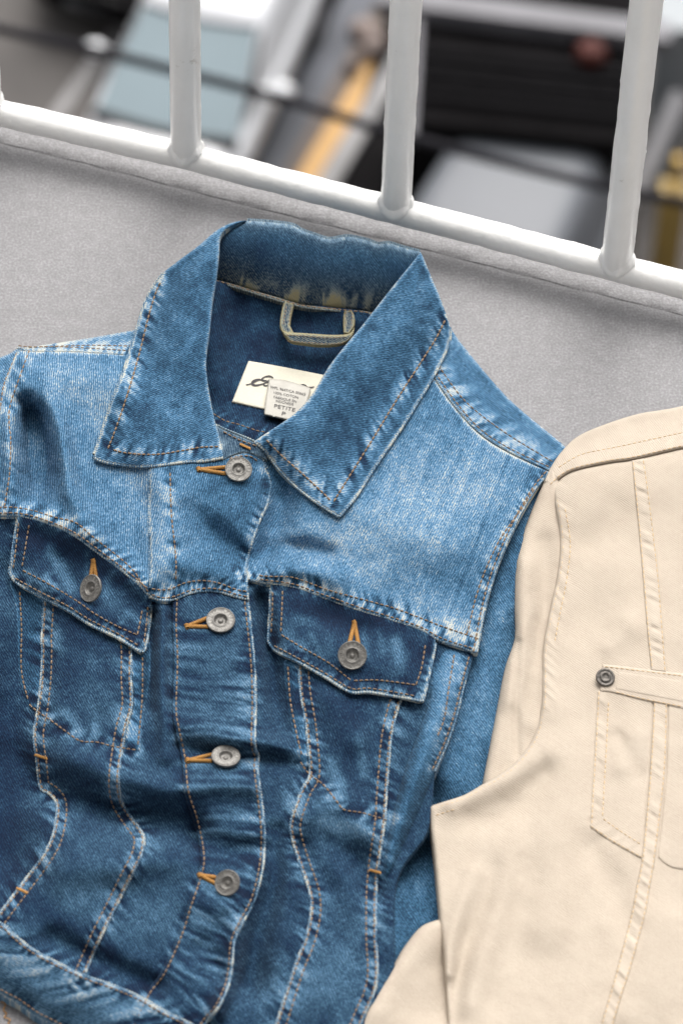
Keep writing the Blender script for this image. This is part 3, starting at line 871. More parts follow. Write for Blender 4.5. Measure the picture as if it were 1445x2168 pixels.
# --- front panels with piped edges
Z_fp = Hs(1.3)
lp = poly(L1, np.array([(-40, 2010), (60, 2030), (150, 2100)]), L2[::-1], np.array([(270, 1300), (180, 1270), (94, 1215)]))
panel('front_panel', lp, Z_fp, MD, JK, F, .33, tea=.09, grain=28, edge=.60, edge_w=4.4, thick=1.3, roll=5)
rp = poly(S1, np.array([(530, 2355), (690, 2355)]), S2[::-1], np.array([(850, 1430), (740, 1430), (640, 1380)]))
panel('front_panel', rp, Z_fp, MD, JK, F, .33, tea=.09, grain=20, edge=.60, edge_w=4.4, thick=1.3, roll=5)
# pocket edges that run outside the panels
lpo = poly([(20, 1230), (36, 1300), (40, 1420), (56, 1492)], [(56, 1492), (75, 1505)], [(78, 1500), (92, 1400), (96, 1260), (60, 1220)])
panel('pocket_edge', lpo, Hs(.8), MD, JK, F, .36, grain=28, edge=.25, edge_w=3.5, thick=.8, roll=4)
lpo2 = poly([(275, 1340), (280, 1430), (283, 1495), (268, 1545), (262, 1582)], [(262, 1582), (296, 1589)], [(296, 1589), (304, 1520), (318, 1430), (318, 1340)])
panel('pocket_edge', lpo2, Hs(.8), MD, JK, F, .36, grain=28, edge=.22, edge_w=3.5, thick=.8, roll=4)
rpo = poly([(600, 1400), (606, 1470), (618, 1540), (635, 1612)], [(635, 1612), (652, 1637)], [(652, 1637), (648, 1560), (640, 1480), (630, 1380)])
panel('pocket_edge', rpo, Hs(.7), MD, JK, F, .35, grain=20, edge=.2, edge_w=3.5, thick=.7, roll=4)

# --- side of the body: a fold that stands up, then the sleeve beneath it
HS = np.full((RH, RW), 17.0) + 0.8 * fbm(90, 21, 3)
for p in [
    [(1110, 1150, 9, 40), (1058, 1300, 10, 40), (1025, 1450, 8, 45), (1000, 1560, 6, 50), (965, 1650, 5, 46)],
    [(880, 1680, -3, 26), (850, 1800, -4, 30), (840, 1850, -3, 26)],
    [(905, 1640, -5, 22), (915, 1720, -6, 26), (900, 1800, -6, 34), (880, 1880, -4, 36)],
    [(830, 1880, 6, 30), (835, 1990, 7, 32), (815, 2080, 6, 30)],
]: stroke(HS, p)
sleeve_poly = poly([(1190, 985), (1150, 985), (1105, 1040), (1062, 1111), (1025, 1196), (1000, 1275), (972, 1390), (944, 1480), (905, 1560), (870, 1640), (835, 1760), (808, 1850), (802, 1906), (798, 1985), (803, 2061), (790, 2120)],
                   [(790, 2120), (900, 2120), (1000, 1980), (1080, 1800), (1180, 1500), (1250, 1200), (1230, 1040), (1190, 985)])
panel('sleeve', sleeve_poly, lambda u, v: samp(HS, u, v), MD, JK, F, .53, grain=30, thick=6, roll=16, skirt=8, fadef=lambda u, v, d: .05 * np.exp(-(d / 14) ** 2) - .05)
side_poly = poly([(905, 1380), (905, 1480), (886, 1547), (858, 1626), (836, 1701), (825, 1752), (814, 1798), (809, 1849), (806, 1880)],
                 [(806, 1880), (830, 1850), (850, 1810), (875, 1750), (905, 1680), (921, 1634)], ARM2[::-1], [(1000, 1391), (950, 1360)])
HF = np.zeros((RH, RW))
for p in [[(960, 1400, 3, 26), (935, 1480, 9, 30), (905, 1560, 14, 34), (880, 1640, 15, 30), (850, 1730, 12, 24), (828, 1800, 7, 18), (812, 1860, 2, 14)]]: stroke(HF, p)
panel('side_panel', side_poly, lambda u, v: samp(H, u, v) * .85 + 3.5 + samp(HF, u, v), MD, JK, F, .44, grain=35, thick=7, roll=13, skirt=7,
      fadef=lambda u, v, d: .30 * np.exp(-(curve_dist(np.stack([u, v], 1), ARM2)[0] / 4.5) ** 2))

# --- flaps
FLL = poly([(36, 1085), (30, 1140), (27, 1159), (20, 1205)], [(20, 1213), (36, 1234), (85, 1262), (142, 1291), (192, 1323), (249, 1351), (290, 1377)], [(298, 1382), (307, 1376)], [(309, 1372), (316, 1330), (321, 1280), (322, 1262)], np.array([(300, 1225), (200, 1120), (90, 1080)]))
FLB = cr([(20, 1212), (85, 1262), (192, 1323), (249, 1351), (299, 1381)]); FRB = cr([(566, 1357), (626, 1399), (742, 1466), (895, 1485)])
flz = lambda C_, o_: (lambda u, v: samp(H, u, v) + o_ + 2.6 * np.exp(-(curve_dist(np.stack([np.atleast_1d(u), np.atleast_1d(v)], 1), C_)[0] / 60) ** 2))
panel('pocket_flap', FLL, flz(FLB, 2.9), MD, JK, F, .25, tea=.08, grain=28, edge=.62, edge_w=5, thick=2.4, roll=5.5, skirt=2.2)
FLR = poly([(570, 1225), (571, 1260), (570, 1300), (566, 1350)], [(566, 1357), (583, 1378), (626, 1399), (686, 1433), (735, 1461)], [(742, 1466), (780, 1466), (845, 1476), (888, 1485)], [(896, 1483), (909, 1429), (922, 1360), (924, 1345)], np.array([(900, 1325), (760, 1270), (650, 1235)]))
panel('pocket_flap', FLR, flz(FRB, 2.9), MD, JK, F, .26, tea=.08, grain=20, edge=.62, edge_w=5, thick=2.4, roll=5.5, skirt=2.2)

# --- yokes
yl_poly = poly(YL_low, np.array([(520, 1200), (500, 960)]), [(500, 930), (400, 860), (330, 753), (285, 749), (150, 742), (64, 741), (38, 740)], [(38, 740), (20, 785), (7, 822), (-6, 900), (-40, 1000), (-150, 1040)])
panel('yoke', yl_poly, Hs(3.6), MD, JK, F, .60, grain=2, edge=.38, edge_w=5, thick=2.0, roll=6, skirt=2.6)
yr_poly = poly(YR_low, ARM[::-1], SHR[::-1], np.array([(880, 760), (600, 900), (540, 950), (515, 1100), (505, 1222)]))
panel('yoke', yr_poly, Hs(3.6), MD, JK, F, .60, grain=-20, edge=.38, edge_w=5, thick=2.0, roll=6, skirt=3.2,
      fadef=lambda u, v, d: .06 * noise1((u * .94 - v * .1) + 0.45 * v, 9, 77) * np.clip((u - 760) / 120, 0, 1))
# back shoulders seen over the seam
br_poly = poly(np.array([(880, 740)]), SHR, np.array([(1200, 1010), (1240, 990)]), [(1187, 938), (1080, 848), (1000, 757), (953, 694), (930, 640)])
panel('back_shoulder', br_poly, Hs(4.6), MD, JK, F, .56, grain=52, edge=.22, edge_w=5, thick=2.4, roll=7, skirt=9)
bl_poly = poly([(36, 741), (64, 745), (150, 746), (285, 754), (330, 756)], np.array([(340, 690)]), [(283, 699), (200, 714), (130, 725), (60, 735), (38, 737)])
panel('back_shoulder', bl_poly, Hs(4.6), MD, JK, F, .60, grain=60, edge=.25, edge_w=5, thick=2.4, roll=6, skirt=9)
sl_poly = poly([(-150, 800), (0, 757), (38, 737)], [(44, 742), (26, 785), (13, 822), (-2, 900), (-36, 1000), (-150, 1100)])
panel('sleeve', sl_poly, Hs(4.4), MD, JK, F, .60, grain=35, edge=.25, edge_w=5, thick=2.2, roll=6, skirt=8)

# --- placket
pl_poly = poly(np.array([(316, 1180)]), [(366, 1240), (365, 1319), (368, 1393), (365, 1500), (371, 1543), (384, 1607), (391, 1676), (410, 1736), (423, 1801), (421, 1843), (397, 1916), (376, 1981), (341, 2058), (307, 2105), (268, 2190)],
               np.array([(300, 2350)]), PL_R[::-1], np.array([(540, 965), (470, 990), (320, 1100)]))
panel('placket', pl_poly, Hs(3.9), MD, JK, F, .33, tea=.09, grain=34, edge=.34, edge_w=5, thick=2.4, roll=5.5, skirt=3.4,
      fadef=lambda u, v, d: -.30 * np.exp(-(d / 5) ** 2) * (u < np.interp(v, [900, 1250, 1800, 2200], [420, 440, 470, 350])))
PLU = poly([(316, 975), (316, 1100), (318, 1180), (318, 1246)], YL_low[np.argmin(abs(YL_low[:, 0] - 322)):], np.array([(527, 1272)]), [(524, 1200), (533, 1155), (551, 1103), (568, 1065), (574, 1026), (562, 987)], [(560, 978), (534, 958), (500, 961), (480, 967)], np.array([(400, 965)]))
panel('placket', PLU, Hs(5.2), MD, JK, F, .50, grain=-8, edge=.30, edge_w=5, thick=1.6, roll=5, skirt=2.2)
# --- waistband
wb_poly = poly(WB, np.array([(438, 2167), (425, 2200), (380, 2310)]), HEM[::-1])
panel('waistband', wb_poly, Hs(4.6), MD, JK, F, .43, tea=.09, grain=64, edge=.34, edge_w=5.5, thick=2.6, roll=6, skirt=8)

# --- inside of the neck
HN = np.full((RH, RW), 9.0) + 0.7 * fbm(60, 31, 3)
for p in [[(430, 620, 12, 40), (445, 720, 10, 40), (450, 800, 6, 36)], [(480, 600, 6, 40), (600, 625, 7, 40), (720, 650, 8, 40), (820, 680, 8, 50)],
          [(560, 740, -4, 90), (620, 820, -5, 80)], [(470, 905, 5, 30), (560, 925, 5, 30)], [(505, 620, -2, 20), (500, 700, -3, 24), (485, 760, -2, 22)]]: stroke(HN, p)
FN = 0.06 * fbm(50, 41, 4) + .05 * fbm(14, 42, 2)
BY = cr([(440, 868), (475, 890), (510, 900), (545, 912), (570, 915)])
seam(BY, HN, FN, .8, 15, 7, .30, .18, .6)
Zn = lambda u, v: samp(HN, u, v)
ln_poly = poly([(410, 575), (457, 592), (568, 622), (640, 642), (712, 650), (850, 672)], np.array([(880, 700), (760, 830), (600, 960), (480, 960), (420, 880), (405, 700)]))
panel('neck_lining', ln_poly, Zn, MD, JK, FN, .21, grain=18, step=2.6)
stitches('stitching', BY, Zn, M_thread, JK)

def ht(C, zs):                     # a height along a curve, as a function of the nearest point
    L = np.concatenate([[0], np.cumsum(np.linalg.norm(np.diff(C, axis=0), axis=1))]); L /= L[-1]
    return L, zs
def blend(C1, z1, C2, z2, bulge=0.0, power=1.0):
    """cloth spanning two curves, with heights z1 and z2 (functions of arc fraction) along them"""
    def f(u, v):
        X = np.stack([np.atleast_1d(u), np.atleast_1d(v)], 1)
        d1, s1, _ = curve_dist(X, C1); d2, s2, _ = curve_dist(X, C2)
        t1 = np.linalg.norm(np.diff(C1, axis=0), axis=1).sum(); t2 = np.linalg.norm(np.diff(C2, axis=0), axis=1).sum()
        t = d1 / np.maximum(d1 + d2, 1e-6)
        a = z1(s1 / t1) if callable(z1) else z1; b = z2(s2 / t2, X) if callable(z2) else z2
        return a + (b - a) * t ** power + bulge * np.sin(math.pi * t)
    return f
# back of the collar: stands up from the neck seam
HB_ = np.zeros((RH, RW))
FB_ = 0.05 * fbm(50, 51, 3); TB_ = np.zeros((RH, RW))
for u_, a_ in ((540, 1.6), (600, -1.4), (650, 2.2), (690, -1.8), (730, 2.0), (775, -1.6), (815, 1.8), (850, -1.2)):
    stroke(HB_, [(u_ + 8, 480, a_, 15), (u_, 560, a_ * .8, 16), (u_ - 12, 640, a_ * .5, 16)])
zc0 = blend(BC_low, 15.0, BC_top, 43.0, 4.0)
Zbc = lambda u, v: zc0(u, v) + samp(HB_, u, v)
bc_poly = poly(BC_low[np.argmin(abs(BC_low[:, 0] - 448)):], np.array([(812, 668), (850, 604), (880, 562)]), BC_top[::-1], np.array([(488, 484), (463, 502), (456, 540)]))
up_low = offset_curve(BC_low, -22)
def bc_fade(u, v, d):
    dd, s, g = curve_dist(np.stack([u, v], 1), BC_low)
    spikes = np.clip(.22 + (noise1(s - .18 * dd, 15, 91) + .6 * noise1(s + .1 * dd, 6.5, 92)) * (1 + 1.2 * samp(FB_, u, v) / .05), 0, 1.0)
    m = np.clip((s - 20) / 60, 0, 1)
    f_ = .62 * spikes * np.exp(-((dd - 14) / 26) ** 2) * m + .22 * np.exp(-(dd / 4) ** 2)
    dt, st, _ = curve_dist(np.stack([u, v], 1), BC_top)
    return f_ + .26 * np.exp(-(dt / 9) ** 2) * (1 + .6 * noise1(st, 7, 311)) + .05 * np.exp(-(dt / 50) ** 2)
def bc_tea(u, v, d):
    dd, s, _ = curve_dist(np.stack([u, v], 1), BC_low)
    dt, st, _ = curve_dist(np.stack([u, v], 1), BC_top)
    return np.clip(1.0 * np.exp(-(dd / 60) ** 2) + .28 * np.exp(-(dt / 22) ** 2), 0, 1)
panel('collar_stand', bc_poly, Zbc, MD, JK, FB_, .33, grain=30, fadef=bc_fade, teaf=bc_tea, thick=4, roll=10, skirt=3, step=2.2)
# rear fall of the collar, turned over towards the railing
rf_top = BC_top
V_ = surf(Zbc, BC_top) + np.array([0, 0.004, -0.003])
Vs_ = []
for k, (dy, dz) in enumerate([(0, -.0035), (.005, -.003), (.010, -.010), (.014, -.022), (.017, -.036)]):
    Vs_.append(V_ - np.array([0, .004, -.003]) + np.array([0, dy, 0]) + np.array([0, 0, dz]))
Vs_ = np.vstack(Vs_); nn = len(V_)
Vs_[:, 2] = np.maximum(Vs_[:, 2], .002)
qd = [(i * nn + k, i * nn + k + 1, (i + 1) * nn + k + 1, (i + 1) * nn + k) for i in range(4) for k in range(nn - 1)]
me_ = mesh_np('collar_back', Vs_, np.array(qd))
me_.attributes.new('fade', 'FLOAT', 'POINT').data.foreach_set('value', np.full(len(Vs_), .50, np.float32))
me_.attributes.new('tea', 'FLOAT', 'POINT').data.foreach_set('value', np.full(len(Vs_), .5, np.float32))
li_ = np.empty(len(me_.loops), np.int32); me_.loops.foreach_get('vertex_index', li_)
me_.uv_layers.new(name='UVMap').data.foreach_set('uv', (np.stack([Vs_[:, 0], Vs_[:, 1] + Vs_[:, 2]], 1) / MM)[li_].astype(np.float32).ravel())
link_mesh('collar_back', me_, MD, JK)
# collar cord along the neck seam
cord_c = offset_curve(BC_low, 2)
panel('neck_binding', poly(offset_curve(BC_low, 5), offset_curve(BC_low, -4)[::-1]), lambda u, v: Zbc(u, v) * 0 + 16.8 + 0 * u, MD, JK, None, .50, tea=.9, grain=20, thick=1.2, roll=4, skirt=2, step=2.0)

# --- collar falls
FC = 0.045 * fbm(50, 61, 4) + 0.05 * fbm(15, 62, 2)
HC = 0.5 * fbm(60, 63, 3)
stL_left = offset_curve(LC_left, 22); 
LCs = cr([(466, 945), (425, 947), (390, 953), (330, 962), (270, 959), (232, 950)])
LCs2 = cr([(228, 952), (248, 900), (272, 828), (296, 745), (312, 680), (328, 625), (343, 590)])
RCs = cr([(562, 930), (600, 968), (640, 1003), (680, 1040), (702, 1062)])
RCs2 = cr([(706, 1062), (738, 1010), (785, 935), (840, 845), (885, 775), (920, 720), (938, 685), (944, 670)])
for c_, sl_ in ((LCs, .5), (LCs2, .55), (RCs, -.6), (RCs2, .8)):
    seam(c_, HC, FC, .6, 19, 8.5, .28, .05, sl_)
for c_ in (LCs, LCs2, RCs, RCs2):
    seam(c_, HC, FC, .3, 13, 5.6, .30, .03, .35)
for p in [[(350, 700, .05, 60), (380, 850, .05, 60)], [(420, 560, .08, 22), (455, 500, .10, 22)], [(870, 620, .10, 40), (800, 720, .06, 40), (640, 900, .06, 26)],
          [(700, 900, -.07, 60), (760, 850, -.07, 60)], [(620, 980, .12, 30), (665, 1020, .1, 26)], [(400, 800, -.05, 50)] * 2]: stroke(FC, p)
cfl = lambda u, v: samp(H, u, v) + 7.5
LCz0 = membrane([(523, 467, 44), (490, 480, 43), (468, 499, 43), (464, 540, 42), (458, 590, 41), (450, 640, 39), (444, 700, 41), (437, 782, 36), (443, 830, 33), (455, 890, 28), (473, 968, 23),
                 (390, 979, 21), (313, 987, 21), (200, 965, 21), (235, 854, 22), (263, 782, 22), (310, 633, 24), (341, 583, 28), (374, 555, 33), (418, 522, 39), (457, 489, 41), (490, 472, 43)], 7.0, 45, cfl)
LCz = lambda u, v: LCz0(u, v) + samp(HC, u, v)
panel('collar', poly(LC_in, LC_out, np.array([(199, 965)]), LC_left), LCz, MD, JK, FC, .46, grain=-58, edge=.55, edge_w=5, thick=2.4, roll=6, skirt=3.5, step=2.3,
      fadef=lambda u, v, d: -.22 * np.exp(-(curve_dist(np.stack([u, v], 1), LC_in)[0] / 5) ** 2) - .30 * np.exp(-(curve_dist(np.stack([u, v], 1), LC_left[len(LC_left) // 2 + 6:])[0] / 5) ** 2))
RCz0 = membrane([(889, 533, 45), (872, 556, 45), (844, 590, 44), (806, 638, 42), (767, 688, 39), (734, 727, 42), (695, 777, 39), (662, 832, 35), (623, 876, 31), (568, 914, 26), (538, 935, 23),
                 (562, 956, 22), (590, 994, 22), (634, 1037, 22), (678, 1070, 22), (717, 1094, 22), (756, 1048, 22), (795, 987, 22), (844, 915, 22), (883, 854, 22), (922, 788, 22), (950, 727, 24), (953, 694, 27), (944, 666, 31), (928, 622, 37), (911, 583, 39)], 8.0, 45, cfl)
RCz = lambda u, v: RCz0(u, v) + samp(HC, u, v)
panel('collar', poly(RC_in, RC_low, RC_right, RC_top), RCz, MD, JK, FC, .46, grain=84, edge=.55, edge_w=5, thick=2.4, roll=6, skirt=3.5, step=2.3,
      fadef=lambda u, v, d: -.20 * np.exp(-(curve_dist(np.stack([u, v], 1), np.vstack([RC_top, RC_in]))[0] / 5) ** 2))
# end of the neck band below the collar
nb_poly = poly([(455, 895), (475, 908), (510, 922), (548, 938)], np.array([(566, 960), (566, 975)]), [(545, 966), (520, 958), (500, 962), (470, 976)])
panel('neck_band', nb_poly, lambda u, v: samp(H, u, v) + 6.2, MD, JK, FC, .40, tea=.3, edge=.42, edge_w=4, grain=10, thick=1.5, roll=4, skirt=3, step=2.0)

# --- hanger loop
def strip_zf(z): return lambda u, v: np.full(np.shape(u), float(z))
def loop_piece(nm, Pg, z, gr): return panel(nm, Pg, z, MD, hl, None, .40, tea=1.0, grain=gr, edge=.50, edge_w=4.5, thick=1.6, roll=4, skirt=1.2, step=1.8)
hl = loop = empty('hanger_loop', (0, 0, 0)); loop.parent = jacket; loop.location = tuple(-np.array(jacket.location) + at1(670, 690, .014))
loop.location = Vector(at1(670, 690, .014)) - Vector(jacket.location)
legL = poly([(601, 634), (594, 668), (592, 690), (596, 700)], np.array([(607, 708), (622, 706)]), [(614, 690), (617, 668), (624, 642)])
legR = poly([(727, 655), (726, 680), (727, 706)], np.array([(738, 708)]), [(744, 700), (750, 690), (751, 672), (747, 656)])
bot = poly([(592, 688), (597, 698), (606, 703), (640, 705), (700, 709), (730, 708), (742, 704), (750, 692)], [(750, 692), (748, 706), (738, 722), (715, 731), (680, 733), (640, 729), (615, 724), (600, 708)])
loop_piece('strap', legL, lambda u, v: 17 + .02 * (v - 640), 10)
loop_piece('strap', legR, lambda u, v: 17 + .02 * (v - 640), 10)
loop_piece('strap', bot, lambda u, v: 20.5 - 0.10 * np.maximum(v - 712, 0), 60)
bl_ = cr([(606, 709), (640, 711), (700, 715), (732, 713)])
stitches('stitching', bl_, strip_zf(20.6), M_thread, hl, 5, 2, .3)
stitches('stitching', offset_curve(bl_, 13), strip_zf(19.6), M_thread, hl, 5, 2, .3)
stitches('stitching', cr([(606, 645), (599, 690)]), strip_zf(17.6), M_thread, hl, 5, 2, .3)
stitches('stitching', cr([(617, 645), (610, 698)]), strip_zf(17.6), M_thread, hl, 5, 2, .3)
stitches('stitching', cr([(731, 660), (731, 702)]), strip_zf(17.6), M_thread, hl, 5, 2, .3)
stitches('stitching', cr([(745, 660), (743, 698)]), strip_zf(17.6), M_thread, hl, 5, 2, .3)

# --- labels in the neck, with their print
def ribbon(name, strokes, zf, mat, parent):
    mbx = MB()
    for pts, wd in strokes:
        C = cr(pts, 2.0); k = len(C)
        w = np.interp(np.linspace(0, 1, k), np.linspace(0, 1, len(wd)), wd)
        T_ = np.gradient(C, axis=0); T_ /= np.linalg.norm(T_, axis=1)[:, None]; Nn = np.stack([-T_[:, 1], T_[:, 0]], 1)
        A, B = C + Nn * w[:, None] / 2, C - Nn * w[:, None] / 2
        Pa, Pb = surf(zf, A), surf(zf, B)
        mbx.add(list(Pa) + list(Pb), [(i, i + 1, k + i + 1, k + i) for i in range(k - 1)])
    return mbx.build(name, mat, parent, angle=0)

FONT = {}
def text_np(s, size=1.0, spacing=1.0):
    """flat letter shapes as arrays (2-D vertices, faces)"""
    key = (s, spacing)
    if key not in FONT:
        c = bpy.data.curves.new('lettering', 'FONT'); c.body = s; c.space_character = spacing; c.resolution_u = 3
        o = bpy.data.objects.new('lettering', c); COL.objects.link(o)
        dg = bpy.context.evaluated_depsgraph_get()
        me = o.evaluated_get(dg).to_mesh()
        V = np.array([v.co[:2] for v in me.vertices]); Fc = [tuple(p.vertices) for p in me.polygons]
        o.evaluated_get(dg).to_mesh_clear()
        bpy.data.objects.remove(o); bpy.data.curves.remove(c)
        FONT[key] = (V, Fc)
    V, Fc = FONT[key]
    return V * size, Fc

lb_poly = poly([(526, 764), (600, 777), (690, 795), (720, 802)], [(720, 802), (700, 850), (686, 893)], [(686, 893), (600, 875), (540, 862), (491, 851)], [(491, 851), (508, 808), (526, 764)])
Zl = lambda u, v: samp(HN, u, v) + 1.3
label_o = panel('brand_label', lb_poly, Zl, M_label, JK, None, .5, thick=.6, roll=2.5, skirt=.8, step=3)
Zli = lambda u, v: samp(HN, u, v) + 1.75
def z5(p): return [(470 + x / 4.516, 600 + y / 4.516) for x, y in p]
ribbon('lettering', [
    (z5([(230, 968), (262, 962), (300, 948), (345, 926), (395, 920)]), [2.0, 2.2, 2.0, 1.6]),
    (z5([(488, 905), (470, 890), (432, 887), (395, 900), (378, 920), (400, 930), (430, 926)]), [2.2, 3.6, 2.6, 3.8, 2.0]),
    (z5([(415, 928), (350, 918), (305, 930), (286, 950), (300, 970), (350, 970), (410, 950), (452, 922)]), [2.0, 4.2, 4.4, 2.6, 2.0]),
    (z5([(455, 945), (412, 948), (398, 968), (420, 978), (452, 960), (470, 930)]), [2.0, 3.2, 2.4, 2.0]),
    (z5([(745, 972), (775, 968), (798, 975), (812, 992), (850, 994), (880, 988)]), [3.0, 2.6, 3.0, 2.0]),
], Zli, M_ink, label_o)
tg_poly = poly([(570, 801), (600, 804), (630, 812), (658, 822)], [(658, 822), (648, 860), (640, 898)], [(640, 898), (610, 889), (580, 882), (559, 877)], [(559, 877), (563, 840), (570, 801)])
Zt = lambda u, v: samp(HN, u, v) + 3.0 + .04 * (v - 800)
tag_o = panel('care_tag', tg_poly, Zt, M_tag, JK, None, .5, thick=.6, roll=2.5, skirt=.9, step=3)
Zti = lambda u, v: Zt(u, v) + .35
lines = [("WPL 9647/CA 00665", 571.5, 821.5, 76, 5.6), ("100% COTON", 579, 833, 53, 5.4), ("FABRIQUE EN", 579, 842.5, 49, 5.4), ("INDONESIE", 583.5, 851, 38, 5.4), ("PETITE", 580, 862.5, 45, 7.8), ("P", 596, 879, 8, 8.4)]
ml = MB()
for s_, x_, y_, wdt, hgt in lines:
    V2, Fc = text_np(s_)
    sx = wdt / (V2[:, 0].max() - V2[:, 0].min()); sy = hgt / .7
    th = math.radians(12)
    xx = (V2[:, 0] - V2[:, 0].min()) * sx; yy = -V2[:, 1] * sy
    u_ = x_ + xx * math.cos(th) - yy * math.sin(th) * .8; v_ = y_ + xx * math.sin(th) + yy * math.cos(th)
    P_ = at(u_, v_, Zti(u_, v_) * MM)
    ml.add(P_, Fc)
ml.build('lettering', M_ink, tag_o, smooth=False)

# --- pale worn edges of the seams
def HM(C, z, d=0.0, **k): return hem(offset_curve(C, d) if d else C, z, parent=JK, **k)
k_ = np.argmin(abs(YL_low[:, 0] - 318))
HM(YL_low[:k_ + 1], Hs(2.6), -2); HM(YL_low[k_:], Hs(4.4), -2); HM(YR_low[5:], Hs(2.6), -2)
HM(ARM, Hs(2.4), 2, fade=.72); HM(ARM2, lambda u, v: samp(H, u, v) * .85 + 2.4 + samp(HF, u, v), 2, fade=.72, r=.6)
HM(SHR, Hs(3.3), -2); HM(SHL, Hs(3.3), -2); HM(ARML, Hs(3.4), 2)
for C_, dl in ((L1, -1), (L2, 1), (S1, -1), (S2, 1)): HM(C_[6:], Hs(.7), dl * 1.5, r=.66)
k2_ = np.argmin(abs(PL_R[:, 1] - 1272)); HM(PL_R[3:k2_ + 1], Hs(4.5), 2, r=.8); HM(PL_R[k2_:], Hs(2.9), 2, r=.75)
HM(cr([(36, 1104), (30, 1140), (27, 1159), (20, 1210)]), flz(FLB, 2.0), r=.6, fade=.75)
HM(cr([(20, 1212), (36, 1234), (85, 1262), (142, 1291), (192, 1323), (249, 1351), (299, 1381)]), flz(FLB, 2.0), r=.8)
HM(cr([(300, 1381), (308, 1374), (316, 1330), (321, 1282)]), flz(FLB, 2.0), r=.7)
HM(cr([(572, 1246), (571, 1270), (570, 1300), (566, 1356)]), flz(FRB, 2.0), r=.6, fade=.75)
HM(cr([(566, 1357), (583, 1378), (626, 1399), (686, 1433), (740, 1465), (780, 1466), (845, 1476), (895, 1485)]), flz(FRB, 2.0), r=.8)
HM(cr([(895, 1485), (909, 1429), (922, 1362)]), flz(FRB, 2.0), r=.7)
HM(cr([(316, 990), (316, 1100), (318, 1180), (318, 1244)]), Hs(4.6), r=.5, fade=.72); HM(WB, Hs(3.6), 2, r=.7); HM(HEM, Hs(3.0), -2, r=.8)
zLC = lambda u, v: LCz(u, v) - 1.2
zRC = lambda u, v: RCz(u, v) - 1.2
HM(LC_out, zLC, r=.8, fade=.9); HM(LC_left[:len(LC_left) // 2 + 20], zLC, r=.75, fade=.85)
HM(RC_low, zRC, r=.75, fade=.85); HM(RC_right, zRC, r=.75, fade=.85)
HM(cr([(480, 967), (500, 961), (534, 958), (556, 974), (565, 992)]), Hs(4.6), r=.7)
HM(cr([(462, 901), (475, 908), (510, 922), (548, 938)]), Hs(6.2), r=.7, tea=.3)

# --- stitching
def ST(C, z, d=0.0, **k):
    C2 = offset_curve(C, d) if d else C
    return stitches('stitching', C2, z, M_thread, JK, **k)
Zy, Zp, Zpu, Zw = Hs(3.75), Hs(4.05), Hs(5.35), Hs(4.75)
ZfL, ZfR = flz(FLB, 3.05), flz(FRB, 3.05)
i0 = np.argmin(abs(YL_up[:, 0] - 316))
for C_, dd in ((YL_up, 0), (YL_low, -8)):
    k_ = np.argmin(abs(C_[:, 0] - 318))
    ST(C_[:k_], Zy, dd); ST(C_[k_:], Zpu, dd)
ST(YR_up[8:], Zy); ST(YR_low[8:], Zy, -8)
ST(ARM_in, Zy); ST(ARM, Zy, 9)
ST(ARM2_in, lambda u, v: samp(H, u, v) * .85 + 3.7 + samp(HF, u, v)); ST(ARM2, lambda u, v: samp(H, u, v) * .85 + 3.4 + samp(HF, u, v), 8)
ST(SHR_up, Hs(4.75)); ST(SHR, Hs(4.75), -9)
ST(SHL_up, Hs(4.75)); ST(SHL, Hs(4.75), -8)
ST(ARML_in, Zy); ST(ARML, Hs(4.5), 0)
ST(cr([(62, 1110), (54, 1160), (46, 1206)]), ZfL); ST(cr([(46, 1206), (107, 1238), (170, 1277), (199, 1298), (249, 1326), (291, 1344)]), ZfL); ST(cr([(291, 1344), (298, 1310), (302, 1284)]), ZfL)
ST(cr([(40, 1104), (34, 1160), (28, 1205)]), ZfL); ST(cr([(30, 1223), (85, 1253), (142, 1282), (192, 1313), (249, 1341), (296, 1368)]), ZfL); ST(cr([(305, 1362), (311, 1310), (314, 1275)]), ZfL)
ST(cr([(598, 1249), (596, 1300), (594, 1343)]), ZfR); ST(cr([(594, 1343), (643, 1373), (695, 1403), (742, 1440)]), ZfR); ST(cr([(746, 1441), (802, 1440), (880, 1450)]), ZfR); ST(cr([(880, 1450), (892, 1412), (901, 1356)]), ZfR)
ST(cr([(577, 1250), (576, 1300), (573, 1350)]), ZfR); ST(cr([(578, 1366), (626, 1391), (686, 1424), (742, 1457), (780, 1457), (845, 1467), (886, 1475)]), ZfR)
for C_, dl in ((L1, -1), (L2, 1), (S1, -1), (S2, 1)):
    ST(C_[6:], Z_fp, dl * 5); ST(C_[6:], Z_fp, dl * 22)
ST(L3, Hs(1.5)); ST(S3, Hs(1.5))
ST(cr([(42, 1250), (46, 1330), (46, 1420), (62, 1490)]), Hs(1.0)); ST(cr([(302, 1390), (301, 1480), (292, 1580)]), Hs(1.0)); ST(cr([(609, 1410), (614, 1480), (626, 1545), (640, 1605)]), Hs(.9))
k_ = np.argmin(abs(PL_L[:, 1] - 1240)); ST(PL_L[:k_], Zpu, -1); ST(PL_L[k_:], Zp, -6)
ST(PL_R[40:], Zp, 9)
ST(WB, Zw, 8); ST(HEM, Zw, -10)
for c_, z_ in ((LCs, LCz), (LCs2, LCz), (RCs, RCz), (RCs2, RCz)): ST(c_, z_, gap=1.8, r=.6, lift=.4)
ST(BC_low, strip_zf(18.2), -1.5)
ST(cr([(470, 912), (505, 930), (548, 946)]), Hs(6.6))
ST(cr([(484, 972), (500, 967), (530, 966), (552, 984)]), Zpu)

